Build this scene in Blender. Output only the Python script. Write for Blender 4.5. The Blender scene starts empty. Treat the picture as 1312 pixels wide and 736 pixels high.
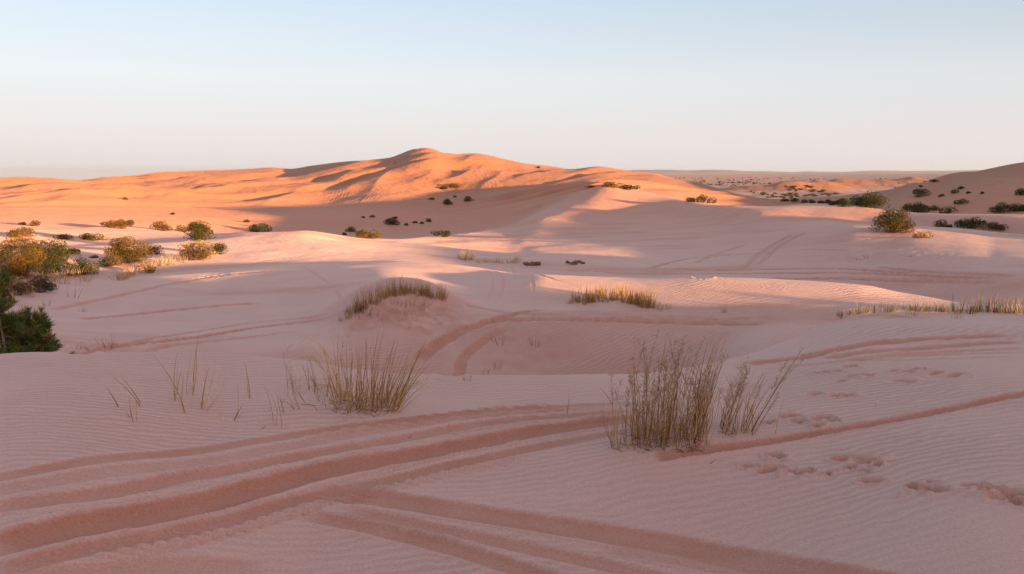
import bpy, math, random
import numpy as np

rng = np.random.RandomState(7)
random.seed(7)
R = math.radians
scene = bpy.context.scene
C = scene.collection

# ------------------------------------------------------------------ camera
EYE = 1.7
F = 1020.0                       # focal length in photo pixels (1312 wide)
PITCH = R(8.2)
cam_d = bpy.data.cameras.new('camera')
cam_d.sensor_width = 36.0
cam_d.lens = 36.0 * F / 1312.0
cam_d.clip_start = 0.05
cam_d.clip_end = 60000
cam = bpy.data.objects.new('camera', cam_d)
C.objects.link(cam)
cam.location = (0, 0, EYE)
cam.rotation_euler = (math.pi / 2 - PITCH, 0, 0)
scene.camera = cam
CP, SP = math.cos(PITCH), math.sin(PITCH)


def ray(px, py):
    """azimuth and slope (dz per horizontal metre) of the sight line through a spot of the photograph"""
    u = (px - 656.0) / F
    v = (368.0 - py) / F
    X, Y, Z = u, CP + v * SP, v * CP - SP
    return math.atan2(X, Y), Z / math.hypot(X, Y)


# ------------------------------------------------------------------ sun
SUN_B = R(35.0)                  # the sun stands to the right and behind
SUN_EL = R(3.6)
TB = np.array([math.cos(SUN_B), -math.sin(SUN_B)])     # horizontal direction towards the sun
SB = np.array([math.sin(SUN_B), math.cos(SUN_B)])      # across it
TANE = math.tan(SUN_EL)


# ------------------------------------------------------------------ numeric helpers
def pchip_slopes(x, y):
    h = np.diff(x); d = np.diff(y, axis=-1) / h
    m = np.zeros_like(y)
    w1 = 2 * h[1:] + h[:-1]; w2 = h[1:] + 2 * h[:-1]
    with np.errstate(divide='ignore', invalid='ignore'):
        mm = (w1 + w2) / (w1 / d[..., :-1] + w2 / d[..., 1:])
    mm = np.where(d[..., :-1] * d[..., 1:] > 0, mm, 0.0)
    m[..., 1:-1] = np.nan_to_num(mm)
    m[..., 0] = d[..., 0]; m[..., -1] = d[..., -1]
    return m


def pchip(x, y, q):
    x = np.asarray(x, float); y = np.asarray(y, float); q = np.asarray(q, float)
    m = pchip_slopes(x, y)
    i = np.clip(np.searchsorted(x, q) - 1, 0, len(x) - 2)
    h = x[i + 1] - x[i]
    t = np.clip((q - x[i]) / h, 0, 1)
    return ((2*t**3 - 3*t**2 + 1) * y[i] + (t**3 - 2*t**2 + t) * h * m[i]
            + (-2*t**3 + 3*t**2) * y[i+1] + (t**3 - t**2) * h * m[i+1])


def ihash(ix, iy, seed):
    n = (ix.astype(np.int64) * 374761393 + iy.astype(np.int64) * 668265263 + seed * 1442695041) & 0xffffffff
    n = ((n ^ (n >> 13)) * 1274126177) & 0xffffffff
    n = n ^ (n >> 16)
    return (n & 0xffffff) / float(0xffffff)


def vnoise(x, y, seed=0):
    ix = np.floor(x); iy = np.floor(y)
    fx = x - ix; fy = y - iy
    fx = fx*fx*fx*(fx*(fx*6-15)+10); fy = fy*fy*fy*(fy*(fy*6-15)+10)
    a = ihash(ix, iy, seed); b = ihash(ix+1, iy, seed); c = ihash(ix, iy+1, seed); d = ihash(ix+1, iy+1, seed)
    return (a*(1-fx)+b*fx)*(1-fy) + (c*(1-fx)+d*fx)*fy - 0.5


def fbm(x, y, oct=4, seed=0, gain=0.5):
    v = 0; amp = 1.0
    for o in range(oct):
        v = v + amp * vnoise(x + 17.3*o, y - 9.1*o, seed + o)
        x, y = 0.8*x*2.03 - 0.6*y*2.03, 0.6*x*2.03 + 0.8*y*2.03
        amp *= gain
    return v


def sstep(a, b, x):
    t = np.clip((x - a) / (b - a), 0, 1)
    return t*t*(3-2*t)


# ------------------------------------------------------------------ dune form lines
# Each line crosses the view from left to right: (photo x, value, distance); 'y' = seen at this photo y, 'z' = height below the eye
PXS = {}
lines = []
def line(kind, pts): lines.append((kind, pts))

line('y', [(0,736,3.3),(400,736,3.3),(900,736,3.3),(1312,736,3.3)])
line('y', [(0,560,4.95),(300,566,4.85),(656,572,4.75),(900,566,4.85),(1100,550,5.2),(1312,540,5.6)])
line('y', [(0,459,7.2),(130,457,7.2),(260,459,7.2),(330,463,7.1),(400,471,6.95),(460,480,6.8),(530,489,6.5),(600,490,6.4),(700,490,6.4),(800,487,6.5),(870,480,6.8),(930,466,7.6),(1000,441,9.4),(1060,416,11.6),(1120,401,13.0),(1200,401,13.5),(1312,403,14.0)])
line('z', [(0,-3.3,11.5),(260,-3.4,11.5),(400,-3.8,12),(505,-4.15,12.2),(700,-4.25,12.4),(800,-4.2,12.4),(900,-3.9,12.8),(1000,-3.35,14),(1100,-3.3,17),(1200,-3.25,18),(1312,-3.3,18.5)])
line('y', [(0,440,16),(130,440,16),(260,440,16),(400,446,15.2),(470,466,14.7),(505,478,14.6),(600,482,14.8),(700,484,15),(800,481,15.2),(870,470,15.5),(930,446,16.2),(1000,420,17.3),(1100,396,20.6),(1200,394,21.8),(1312,394,22.3)])
line('y', [(0,424,18.6),(130,423,18.8),(260,419,19.2),(400,412,18.6),(505,399,17.9),(600,404,18.2),(700,403,18.3),(800,403,18.5),(900,404,18.8),(1000,403,19.3),(1100,391,21.7),(1200,392.5,22.3),(1312,393,22.8)])
line('y', [(0,402,23),(130,400,24),(260,398,24),(400,396,22.5),(505,390,20.3),(600,393,20.3),(700,393,20.3),(800,395,20.4),(900,396,20.5),(1000,390,21.3),(1100,385,22.5),(1200,390.5,22.8),(1312,391,23.5)])
line('y', [(0,365,31),(130,360,33),(260,355,33),(400,350,31),(505,350,28),(600,352,27.5),(700,354,24.8),(800,358,24.5),(900,358,24.5),(1000,361,24.8),(1100,366,25.2),(1170,376,26),(1230,385,25.5),(1312,388,25.2)])
line('z', [(0,-4.75,39),(130,-4.7,39),(260,-4.54,42),(400,-4.53,44),(505,-4.6,44),(600,-4.85,42),(680,-5.1,36),(800,-5.1,34.5),(1000,-5.1,34),(1170,-5.1,33),(1312,-5.1,32)])
line('y', [(0,328,48),(130,328,48),(260,322,50),(400,313,52),(505,318,52),(600,328,50),(680,335,48),(800,336,48),(900,340,46),(1000,344,44),(1100,345,43),(1200,346,41),(1312,350,39)])
line('y', [(0,315,57),(130,314,57),(260,308,59),(320,301,61),(380,299,60),(450,308,60),(510,312,60),(560,313,62),(600,314,63),(650,317,62),(700,310,66),(800,298,76),(900,300,72),(980,299,67),(1050,291,67),(1100,287.5,66),(1160,289,66),(1230,292,67),(1312,299,68)])
line('z', [(0,-5.5,66),(130,-5.5,66),(260,-5.1,66),(320,-4.95,65),(380,-4.9,64),(450,-5.5,64),(510,-5.65,66),(560,-5.9,68),(600,-5.9,71),(650,-5.9,76),(700,-5.5,88),(800,-5.4,96),(900,-4.9,88),(980,-4.35,78),(1050,-4.3,79),(1100,-4.7,77),(1160,-5.1,75),(1230,-5.4,74),(1312,-5.95,74)])
line('y', [(0,300,77),(130,301,77),(260,300,72),(320,297,69),(380,296,68),(450,305,68),(510,306.5,70),(560,303.5,73),(600,299,78),(650,289,90),(700,272,107),(740,258,118),(765,252,122),(790,248,127),(815,249.5,128),(850,255,120),(900,261,103),(940,264.5,92),(980,265,89),(1050,260,93),(1100,264,92),(1150,272,88),(1230,276,82),(1312,277,80)])
line('z', [(0,-6.6,112),(130,-6.8,112),(200,-7.2,108),(260,-8.2,104),(320,-9.6,98),(400,-10.2,98),(510,-10.2,100),(560,-10.2,104),(600,-9.8,110),(650,-8.6,122),(700,-6.4,138),(740,-4.75,148),(790,-3.6,152),(850,-4.5,154),(900,-5.6,145),(980,-8.2,135),(1050,-10,135),(1200,-9,130),(1312,-8,130)])
line('y', [(0,267,172),(130,270,170),(260,275,165),(400,279,155),(500,282,152),(560,280,158),(640,269,168),(700,256,175),(740,247,178),(790,240,180),(850,244,185),(900,252,190),(940,260,180),(1000,272,190),(1100,268,190),(1200,262,180),(1312,252,175)])
line('y', [(0,250,235),(130,252,235),(260,256,228),(400,256,220),(500,250,215),(560,250,218),(640,243,225),(700,238,230),(740,235,232),(790,231,236),(850,235,245),(900,242,245),(960,256,235),(1000,264,250),(1100,256,250),(1200,240,238),(1260,232,235),(1312,225,230)])
line('y', [(-40,229,340),(30,227.5,340),(60,229,340),(105,233,340),(140,229,338),(180,227,336),(200,223.5,335),(240,222,333),(290,220,333),(320,218,333),(352,216,333),(372,218,332),(400,213,330),(440,209,330),(500,204.5,328),(512,200,328),(530,192.5,328),(545,190.5,326),(558,193,324),(570,198.5,322),(585,200.5,320),(610,199.5,318),(650,207.5,316),(690,214,312),(740,219,308),(765,218.5,306),(790,221.5,302),(840,225.5,295),(850,228.5,293),(900,237,284),(945,249,270),(1000,256,290),(1060,252,300),(1120,245,300),(1160,238,295),(1200,229.5,290),(1243,221,285),(1280,215,280),(1312,208,275),(1352,201,270)])
line('z', [(0,-13,480),(545,-13,480),(790,-14,450),(900,-14,420),(1000,-14,400),(1100,-14,400),(1312,-13,420)])
line('z', [(0,-24,900),(500,-24,900),(760,-15,900),(1312,-15,900)])
line('z', [(0,-75,3000),(500,-75,3000),(760,-16,3000),(1312,-16,3000)])
line('z', [(0,-420,22000),(500,-420,22000),(760,-16,22000),(1312,-16,22000)])


def build_lines(az):
    """for every azimuth, knot distances and heights of all lines"""
    Rk = [np.zeros_like(az), np.full_like(az, 1.0)]
    Zk = [np.full_like(az, -EYE), np.full_like(az, -EYE)]
    for kind, pts in lines:
        A = []; RR = []; ZZ = []
        for px, val, r in pts:
            if kind == 'y':
                a, e = ray(px, val); z = e * r
            else:
                a, _ = ray(px, 300); z = val
            A.append(a); RR.append(r); ZZ.append(z)
        # gentle continuation outside the frame
        A = [-math.pi, -2.2, -1.2] + A + [1.2, 2.2, math.pi]
        rm = float(np.mean(RR)); zm = float(np.mean(ZZ))
        RR = [rm, rm, 0.5*rm+0.5*RR[0]] + RR + [0.5*rm+0.5*RR[-1], rm, rm]
        ZZ = [zm, zm, 0.5*zm+0.5*ZZ[0]] + ZZ + [0.5*zm+0.5*ZZ[-1], zm, zm]
        Rk.append(pchip(A, RR, az)); Zk.append(pchip(A, ZZ, az))
    return np.array(Rk), np.array(Zk)


def loft(az, rr):
    Rk, Zk = build_lines(az)
    for i in range(1, len(Rk)):
        Rk[i] = np.maximum(Rk[i], Rk[i-1] * 1.02 + 0.05)
    out = np.empty((len(az), len(rr)))
    for j in range(len(az)):
        out[j] = pchip(Rk[:, j], Zk[:, j], rr)
    return out


# ------------------------------------------------------------------ the grid
a_in = np.arange(-37.0, 37.001, 0.062)
s_out = []; a = 37.0; st = 0.1
while a < 180:
    st = min(st * 1.12, 2.5); a += st
    if a < 179: s_out.append(a)
az = np.radians(np.concatenate([-np.array(s_out[::-1]), a_in, np.array(s_out)]))
rr = [0.25, 0.6, 1.0, 1.4, 1.8, 2.1, 2.4]
while rr[-1] < 12.5: rr.append(rr[-1] * 1.0042)
while rr[-1] < 420: rr.append(rr[-1] * 1.0062)
while rr[-1] < 1500: rr.append(rr[-1] * 1.012)
while rr[-1] < 22000: rr.append(rr[-1] * 1.05)
rr = np.array(rr)
NA, NR = len(az), len(rr)
print('grid', NA, NR, NA * NR)

Z = loft(az, rr)
# smooth the loft a little (box blur along distance and azimuth, in grid steps that grow with neither)
def blur(Z, n, axis):
    k = np.hanning(n + 2)[1:-1]; k /= k.sum()
    pad = [(0, 0), (0, 0)]; pad[axis] = (n//2, n//2)
    Zp = np.pad(Z, pad, mode='edge')
    out = np.zeros_like(Z)
    for i in range(n):
        sl = [slice(None), slice(None)]; sl[axis] = slice(i, i + Z.shape[axis])
        out += k[i] * Zp[tuple(sl)]
    return out
Z = blur(Z, 9, 1)
Z = blur(Z, 15, 0)

XX = np.sin(az)[:, None] * rr[None, :]
YY = np.cos(az)[:, None] * rr[None, :]
RRg = np.broadcast_to(rr[None, :], Z.shape)
TT = XX * TB[0] + YY * TB[1]
SS = XX * SB[0] + YY * SB[1]


def pick(px, py, Zg=None, rmin=2.0):
    """where the sight line first meets the sand"""
    Zg = Z if Zg is None else Zg
    a, e = ray(px, py)
    j = np.searchsorted(az, a) - 1
    w = (a - az[j]) / (az[j+1] - az[j])
    col = Zg[j] * (1 - w) + Zg[j+1] * w
    g = col - e * rr
    g[rr < rmin] = -1
    k = int(np.argmax(g >= 0))
    if g[k] < 0: k = len(rr) - 1
    t = g[k-1] / (g[k-1] - g[k]) if g[k] != g[k-1] else 0
    r = rr[k-1] + (rr[k] - rr[k-1]) * t
    return np.array([math.sin(a) * r, math.cos(a) * r, e * r])


def ground_z(x, y):
    a = math.atan2(x, y); r = math.hypot(x, y)
    j = min(max(int(np.searchsorted(az, a)) - 1, 0), NA - 2); k = min(max(int(np.searchsorted(rr, r)) - 1, 0), NR - 2)
    wa = (a - az[j]) / (az[j+1] - az[j]); wr = (r - rr[k]) / (rr[k+1] - rr[k])
    return ((Z[j, k]*(1-wr) + Z[j, k+1]*wr)*(1-wa) + (Z[j+1, k]*(1-wr) + Z[j+1, k+1]*wr)*wa)


def window(x0, x1, y0, y1):
    return np.nonzero((XX > x0) & (XX < x1) & (YY > y0) & (YY < y1))


def polydist(P, X, Y):
    """signed distance (left of travel positive) and arc length to a polyline of world xy points"""
    best = np.full(X.shape, 1e9); sd = np.zeros_like(X); al = np.zeros_like(X); L = 0.0
    for i in range(len(P) - 1):
        p, q = P[i], P[i+1]; d = q - p; n = math.hypot(*d)
        if n < 1e-6: continue
        d = d / n
        ux, uy = X - p[0], Y - p[1]
        t = np.clip(ux * d[0] + uy * d[1], 0, n)
        cx, cy = ux - t * d[0], uy - t * d[1]
        dist = np.hypot(cx, cy)
        m = dist < best
        best[m] = dist[m]
        sd[m] = (np.sign(d[0] * uy - d[1] * ux) * dist)[m]
        al[m] = (L + t)[m]
        L += n
    return sd, al, L


def densify(P, n=8):
    P = np.array(P, float)
    if len(P) < 3: n = max(n, 8)
    s = np.concatenate([[0], np.cumsum(np.hypot(*np.diff(P, axis=0).T))])
    q = np.linspace(0, s[-1], (len(P) - 1) * n + 1)
    return np.stack([pchip(s, P[:, 0], q), pchip(s, P[:, 1], q)], 1)


# ------------------------------------------------------------------ added dune forms
def mound(px, py, w_across, w_along, h, r=None, ang=0.0, sharp=1.0):
    p = pick(px, py) if r is None else np.array([math.sin(ray(px, py)[0]) * r, math.cos(ray(px, py)[0]) * r, 0])
    ca, sa = math.cos(ang), math.sin(ang)
    dx, dy = XX - p[0], YY - p[1]
    u = (dx*ca + dy*sa) / w_across; v = (-dx*sa + dy*ca) / w_along
    return h * np.exp(-((u*u + v*v) ** sharp))


def ridge(pts, h, wsun, wlee, rfix=None, power=1.12):
    """a crest along the given spots; long slope towards the sun, short steep one on the lee"""
    P = densify([pick(*p)[:2] for p in pts], 6)
    lo = P.min(0) - 3 * max(wsun, wlee); hi = P.max(0) + 3 * max(wsun, wlee)
    idx = window(lo[0], hi[0], lo[1], hi[1])
    X, Y = XX[idx], YY[idx]
    sd, al, L = polydist(P, X, Y)
    # which side is the sun on
    k = len(P)//2; d = P[min(k+1, len(P)-1)] - P[k-1]
    left = np.array([-d[1], d[0]])
    sun_side = np.sign(left @ TB)
    s = sd * sun_side
    ends = sstep(0, 0.25*L, al) * sstep(0, 0.15*L, L - al)
    prof = np.where(s > 0, np.exp(-(np.abs(s)/wsun)**power), np.exp(-(np.abs(s)/wlee)**power))
    out = np.zeros_like(Z); out[idx] = h * prof * (0.15 + 0.85*ends)
    return out

dz = np.zeros_like(Z)
big = [
    ([(235,252),(262,248),(320,239.5),(353,234),(403,227),(438,218.5),(471,212),(511,204.5),(530,198)], 1.9, 15, 6),
    ([(470,252),(484,240),(501,226),(534,216.5),(566,209),(582,202)], 1.5, 11, 5),
    ([(432,240),(446,229),(463,221)], 1.2, 9, 5),
    ([(440,250),(452,243),(464,236)], 0.6, 7, 4),
    ([(552,243),(575,239),(592,233),(608,221)], 2.0, 14, 6),
    ([(640,258),(664,252),(690,245),(702,243)], 1.2, 11, 7),
    ([(640,280),(690,266),(733,256),(771,251),(789,246.5)], 1.3, 13, 6),
    ([(236,246),(248,240),(262,235)], 1.0, 8, 5),
    ([(150,258),(162,254),(175,249.5)], 1.0, 8, 5),
    ([(60,262),(110,253),(150,243)], 0.9, 14, 7),
    ([(10,262),(60,250),(100,242)], 0.8, 14, 7),
    ([(180,262),(230,254),(290,240)], 0.9, 12, 6),
    ([(300,252),(350,246),(400,238)], 0.8, 10, 6),
    ([(200,262),(250,255),(310,246)], 1.0, 9, 4), ([(330,263),(380,251),(430,241)], 1.0, 9, 4), ([(120,258),(170,248),(215,240)], .9, 8, 4),
    ([(655,238),(690,229),(715,222)], 1.0, 9, 4), ([(700,241),(740,234),(775,227)], .9, 8, 4), ([(20,250),(60,243),(100,238)], .9, 8, 4),
    ([(610,247),(632,237),(650,223)], 1.0, 8, 4), ([(520,242),(545,233),(560,222)], .9, 8, 4), ([(592,216),(602,209),(614,203)], .8, 7, 4),
    ([(70,262),(110,256),(140,252)], .7, 7, 4), ([(225,232),(260,228),(300,223)], .8, 8, 4), ([(800,238),(830,234),(862,230)], .8, 8, 4),
]
for pts, h, w1, w2 in big:
    dz += ridge(pts, h, w1, w2)
# wind folds that run across the light over the big dune
far = sstep(150, 210, RRg) * (1 - sstep(430, 520, RRg))
u = TT / 17.0 + 1.6 * fbm(TT / 60, SS / 90, 3, 11)
fold = np.abs(((u + 0.18*np.sin(SS/23.0)) % 1.0) - 0.62)
lee = (u % 1.0)
saw = np.where(lee < 0.7, lee/0.7, (1-lee)/0.3)
saw = saw * saw * (3 - 2*saw)
dz += far * 0.95 * saw * np.clip(0.5 + 1.6*fbm(TT/45+3, SS/130, 3, 21), 0, 1.4)
dz += far * 0.9 * fbm(TT/30, SS/60, 4, 31)
# softer ground swell in the middle distance
midw = sstep(11, 22, RRg) * (1 - sstep(150, 220, RRg))
dz += midw * (0.10 * fbm(XX/7, YY/7, 3, 41) + 0.20 * sstep(35, 70, RRg) * fbm(TT/14, SS/30, 3, 43))
dz += sstep(2.6, 5, RRg) * (1 - sstep(9, 14, RRg)) * 0.035 * fbm(XX/1.6, YY/1.6, 3, 47)
# the plain: low hummocks, and the sunlit sand hills out on it
pl = sstep(420, 600, RRg)
dz += pl * 1.2 * fbm(XX/60, YY/60, 3, 51) * (1 - sstep(1500, 4000, RRg))
Z += dz
def hill(px, r, wx, wy, h):
    a, _ = ray(px, 230)
    x, y = math.sin(a)*r, math.cos(a)*r
    n = 1 + 0.7*fbm(XX/40, YY/40, 4, 61)
    return h * n * np.exp(-(((XX-x)/wx)**2 + ((YY-y)/wy)**2)**1.2)
for px, r, wx, wy, h in [(935,520,26,30,3.4),(985,600,40,30,5.6),(1035,640,34,34,6.6),(1075,700,40,30,6.4),(1125,900,75,40,8.6),(1165,1000,60,40,8.2),(1010,1250,180,60,3.5),(1200,1600,170,80,3)]:
    Z += hill(px, r, wx, wy, h)
# grassy mounds
Z += mound(510, 392, 1.65, 1.25, 0.72, ang=0.15, sharp=1.3)
Z += mound(470, 400, 0.7, 0.6, 0.22)
Z += mound(790, 392, 1.3, 0.8, 0.10, sharp=1.2)
Z += mound(1142, 296, 2.2, 1.6, 0.25)
Z += mound(420, 528, 0.55, 0.35, 0.05)
Z += mound(870, 570, 0.45, 0.3, 0.05)

# unseen dune shoulder added past the right edge, its crest shaped to cast the shadows
def shoulder():
    T0 = 27.0
    prof = [(-60, 3.0), (0, 2.6), (8, 2.0), (13, 1.35), (16, .35), (18, -.45), (19.5, -1.0), (21, -2.2), (26, -2.5), (28, -1.4), (30, -.9), (40, -.8), (48, -.8),
            (45, -1.6), (47.5, -2.6), (60, -2.6), (63, -1.2), (66, -.7), (71, -.5), (76, -.5), (78.8, -1.0), (80.5, -2.9), (90, -2.7), (95, -.5), (104, -.35), (110, -1.8), (125, -2.2), (160, -1), (200, 1.2), (240, 3.4), (290, 5), (340, 5), (420, 1), (520, -6)]
    s = np.array([p[0] for p in prof]); h = np.array([p[1] for p in prof]) - .3
    Hs = pchip(s, h, np.clip(SS, -60, 520))
    w = np.where(TT < T0, np.exp(-(np.abs(TT - T0) / 13.0)**2.2), np.exp(-(np.abs(TT - T0) / 30.0)**2.0))
    w = w * (1 - sstep(420, 540, SS)) * sstep(-120, -60, SS)
    return Hs, w
Hs, w = shoulder()
inframe = sstep(R(36.5), R(44), np.abs(az))[:, None]       # keep the pictured ground itself untouched
w = w * np.where(TT > 0, inframe, 0)
Z = np.where(w > 0, Z * (1 - w) + np.maximum(Hs, -60) * w, Z)

# ------------------------------------------------------------------ tracks and prints
damp_shade = np.zeros_like(Z)          # redder sand turned up by wheels, plus shade painted on slopes
smooth_m = np.zeros_like(Z)      # where the wind ripples are wiped away
Zb = Z.copy()


def track(pts, width, depth, red=1.0, berm=0.35, tread=0.0, tread_len=0.09, fade=(0.06, 0.12), rough=0.0, flat=2.5, wob=0.0):
    P = densify([pick(p[0], p[1], Zb)[:2] for p in pts], 8)
    hw = width / 2
    lo = P.min(0) - 2.2*width - 0.1; hi = P.max(0) + 2.2*width + 0.1
    idx = window(lo[0], hi[0], lo[1], hi[1])
    X, Y = XX[idx], YY[idx]
    if len(X) == 0: return
    sd, al, L = polydist(P, X, Y)
    sd = sd + wob * vnoise(al/0.5, al*0, 5) + rough * width * vnoise(X/0.06, Y/0.06, 3) * 0.35
    n = np.abs(sd) / hw
    f = sstep(0, fade[0]*L + 1e-3, al) * sstep(0, fade[1]*L + 1e-3, L - al)
    far_off = (np.hypot(X - P[0, 0], Y - P[0, 1]) < 1e9)
    bowl = -depth * np.exp(-(n / 0.9) ** (2*flat))
    side = berm * depth * np.exp(-((n - 1.32) / 0.26)**2) * (1 + 1.1*vnoise(X/.10, Y/.10, 61) + .8*vnoise(X/.045, Y/.045, 62))
    d = (bowl + side)
    if tread:
        ph = (al / tread_len + 0.6*np.sign(sd)*n) % 1.0
        d += tread * (sstep(0.1, 0.35, ph) - sstep(0.55, 0.85, ph)) * np.exp(-(n/1.0)**4)
    if rough:
        d += rough * depth * fbm(X/0.12, Y/0.12, 3, 8) * np.exp(-(n/1.5)**4)
    Z[idx] += d * f
    edge = n * (1 + .10*vnoise(X/.05, Y/.05, 27) + .06*vnoise(X/.2, Y/.2, 28))
    damp_shade[idx] = np.maximum(damp_shade[idx], red * f * np.exp(-(edge/1.08)**14))
    smooth_m[idx] = np.maximum(smooth_m[idx], f * np.exp(-(n/1.5)**4))

# foreground left bundle, from the far end towards the camera
track([(-60,620),(0,612),(190,583.5),(384,557),(520,539),(640,526),(720,521),(850,516)], 0.105, 0.0070, 0.85, berm=.3, flat=4)
track([(-60,636),(0,629),(200,599),(384,570),(500,549),(620,533),(720,526),(850,521)], 0.13, 0.0070, 0.5, tread=0.004, berm=.45, flat=4)
track([(380,562),(470,549),(560,539),(640,531),(700,527),(760,523)], 0.10, 0.0046, 0.2, tread=0.024, tread_len=0.13)
track([(480,545),(560,533),(640,524),(720,518)], 0.09, 0.0035, 0.2, tread=0.020, tread_len=0.12)
track([(-60,663),(0,650),(100,637),(250,609),(384,585),(500,565),(600,546),(700,535),(850,526)], 0.125, 0.0174, 0.75, berm=0.35, flat=4, rough=.05)
track([(-60,712),(0,698),(150,665),(300,634),(384,611),(500,587),(580,573),(640,561),(700,551),(780,540),(860,532)], 0.205, 0.0290, 1.15, berm=0.35, rough=0.08, flat=4)
track([(560,558),(640,547),(720,540),(850,530)], 0.10, 0.0058, 0.3, tread=0.006)
track([(-60,742),(0,731),(150,697),(300,666),(384,641),(500,616),(600,592),(700,571),(850,546)], 0.11, 0.0093, 0.9, tread=0.004, tread_len=0.07, berm=.4, flat=4)
track([(100,722),(200,700),(300,681),(400,650),(500,625),(600,603),(700,581)], 0.11, 0.0029, 0.12, tread=0.018, tread_len=0.08)
track([(-20,790),(0,764),(150,740),(260,731),(350,736)], 0.22, 0.0116, 0.5)
# foreground bundle running off to the lower right
track([(385,634),(470,637),(520,644),(600,657),(762,682),(928,712),(1040,733),(1150,755)], 0.175, 0.0186, 0.85, berm=0.3, rough=0.08, fade=(0.10, 0.02), flat=4)
track([(415,652),(470,660),(527,671),(644,696),(762,722),(900,752)], 0.10, 0.0116, 0.7, berm=0.4, fade=(0.15, 0.02), flat=3)
track([(370,656),(395,661),(460,673),(527,689),(600,709),(674,733),(760,765)], 0.12, 0.0162, 0.8, berm=0.55, fade=(0.15, 0.02), flat=4, rough=.06)
track([(760,700),(900,724),(1020,742),(1200,762)], 0.10, 0.0116, 0.5, fade=(0.1, 0.02))
# single motorcycle track on the right
track([(835,588),(870,581),(928,573),(1020,560),(1110,545),(1200,528),(1312,505),(1400,490)], 0.10, 0.0232, 1.0, berm=0.45, tread=0.008, tread_len=0.05, fade=(0.02, 0.02), flat=1.6)
# fine scratches and narrow ruts that run with the bundle
for o, w_, dp_ in [(-9, .022, .004), (7, .018, .003), (24, .03, .004), (31, .02, .003), (60, .025, .004), (-20, .02, .003), (-31, .028, .004)]:
    k_ = 1.0
    track([(-40,708+o*1.1),(150,665+o*.95),(300,634+o*.85),(500,587+o*.6),(640,561+o*.42),(800,538+o*.3)], w_, dp_, .35, berm=.6, flat=2)
for o in (-7, 5, 16):
    track([(430,645+o*.5),(600,668+o*.8),(762,694+o),(930,722+o)], .02, .003, .35, berm=.6, flat=2)
track([(1000,470),(1080,462),(1180,456),(1320,452)], .08, .008, .5)
track([(960,474),(1060,466),(1180,461),(1320,458)], .06, .006, .4)
# upper right
track([(950,467),(1010,462),(1060,452),(1100,444),(1160,437),(1230,433),(1320,431)], 0.28, 0.035, 0.8, rough=0.25, wob=0.1)
track([(1060,460),(1150,449),(1230,443),(1330,440)], 0.24, 0.03, 0.7)
track([(1090,463),(1180,453),(1330,447)], 0.16, 0.02, 0.4)
# plateau
for pts, wd, dp, rd in [
    ([(610,412),(700,409),(800,411),(900,414),(1000,415)], .30, .05, .9),
    ([(640,402),(760,402),(880,406),(960,409),(1030,408)], .22, .03, .6),
    ([(690,406),(800,407),(900,410),(985,412)], .18, .03, .5),
    ([(700,397),(640,408),(600,421),(560,442),(528,468)], .30, .035, 1.0),
    ([(668,414),(640,424),(610,444),(590,466),(576,490)], .22, .028, .9),
    ([(1120,342),(1200,349),(1312,357)], .4, .05, .9),
    ([(980,356),(1120,358),(1300,366)], .3, .04, .8),
    ([(820,347),(900,330),(1000,322),(1110,322)], .35, .04, .8),
    ([(430,404),(520,421),(560,432)], .2, .02, .5),
    ([(760,409),(880,411),(1010,404)], .15, .02, .8),
    ([(590,388),(620,396),(660,402),(720,404)], .25, .03, .5),
    ([(80,452),(130,448),(250,433),(330,420),(400,411),(450,400)], .30, .05, .95),
    ([(90,458),(200,446),(330,431),(400,421)], .22, .03, .6),
    ([(160,440),(260,424),(350,411),(430,400)], .18, .03, .7),
    ([(100,409),(200,400),(280,392),(345,388)], .32, .04, .8),
    ([(60,398),(130,384),(200,368),(290,352),(380,345)], .30, .04, .6),
    ([(230,352),(280,344),(330,336),(400,326)], .22, .015, .3),
    ([(250,356),(300,347),(350,339),(405,329)], .18, .012, .2),
    ([(380,340),(430,372),(445,379)], .12, .012, .3),
    ([(556,352),(566,348),(575,345)], .10, .002, .2),
    ([(598,337),(620,345),(632,360),(630,374),(620,388)], .11, .0035, .3),
    ([(606,337),(630,346),(645,362),(642,378),(630,390)], .11, .0035, .3),
    ([(632,338),(660,348),(683,365),(682,378),(668,390)], .11, .0035, .3),
    ([(655,340),(690,352),(720,362),(760,372)], .15, .012, .4),
    ([(840,352),(900,356),(1000,358),(1080,357),(1200,362),(1312,372)], .5, .06, 1.0),
    ([(700,346),(800,350),(950,351),(1100,350),(1250,356),(1320,362)], .45, .06, 1.0),
    ([(850,345),(960,346),(1060,344),(1200,350)], .45, .06, 1.0),
    ([(590,300),(640,291),(668,284)], .8, .15, .1),
    ([(970,340),(1000,315),(1020,304),(1040,296)], .35, .09, .2),
    ([(950,345),(985,318),(1005,306),(1022,298)], .35, .09, .2),
    ([(890,338),(930,322),(960,312)], .35, .07, .2),
    ([(870,322),(960,330),(1040,326),(1100,310),(1160,300)], .35, .012, .3)]:
    track(pts, wd, dp, rd, rough=0.4)
# wheel tracks that climb the big dune face
for k in range(5):
    o = k * 4.0
    track([(436+o,228),(430+o,243),(420+o,262),(412+o*.8,273)], 0.7, .03, .1, fade=(.35, .4))
for k in range(4):
    o = k * 4.5
    track([(494+o,228),(482+o,242),(468+o,256),(452+o,268)], 0.7, .03, .1, fade=(.35, .4))
for k in range(4):
    o = k * 5
    track([(606+o,212),(616+o,225),(624+o,238),(622+o,250)], 0.7, .03, .1, fade=(.35, .4))


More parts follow.
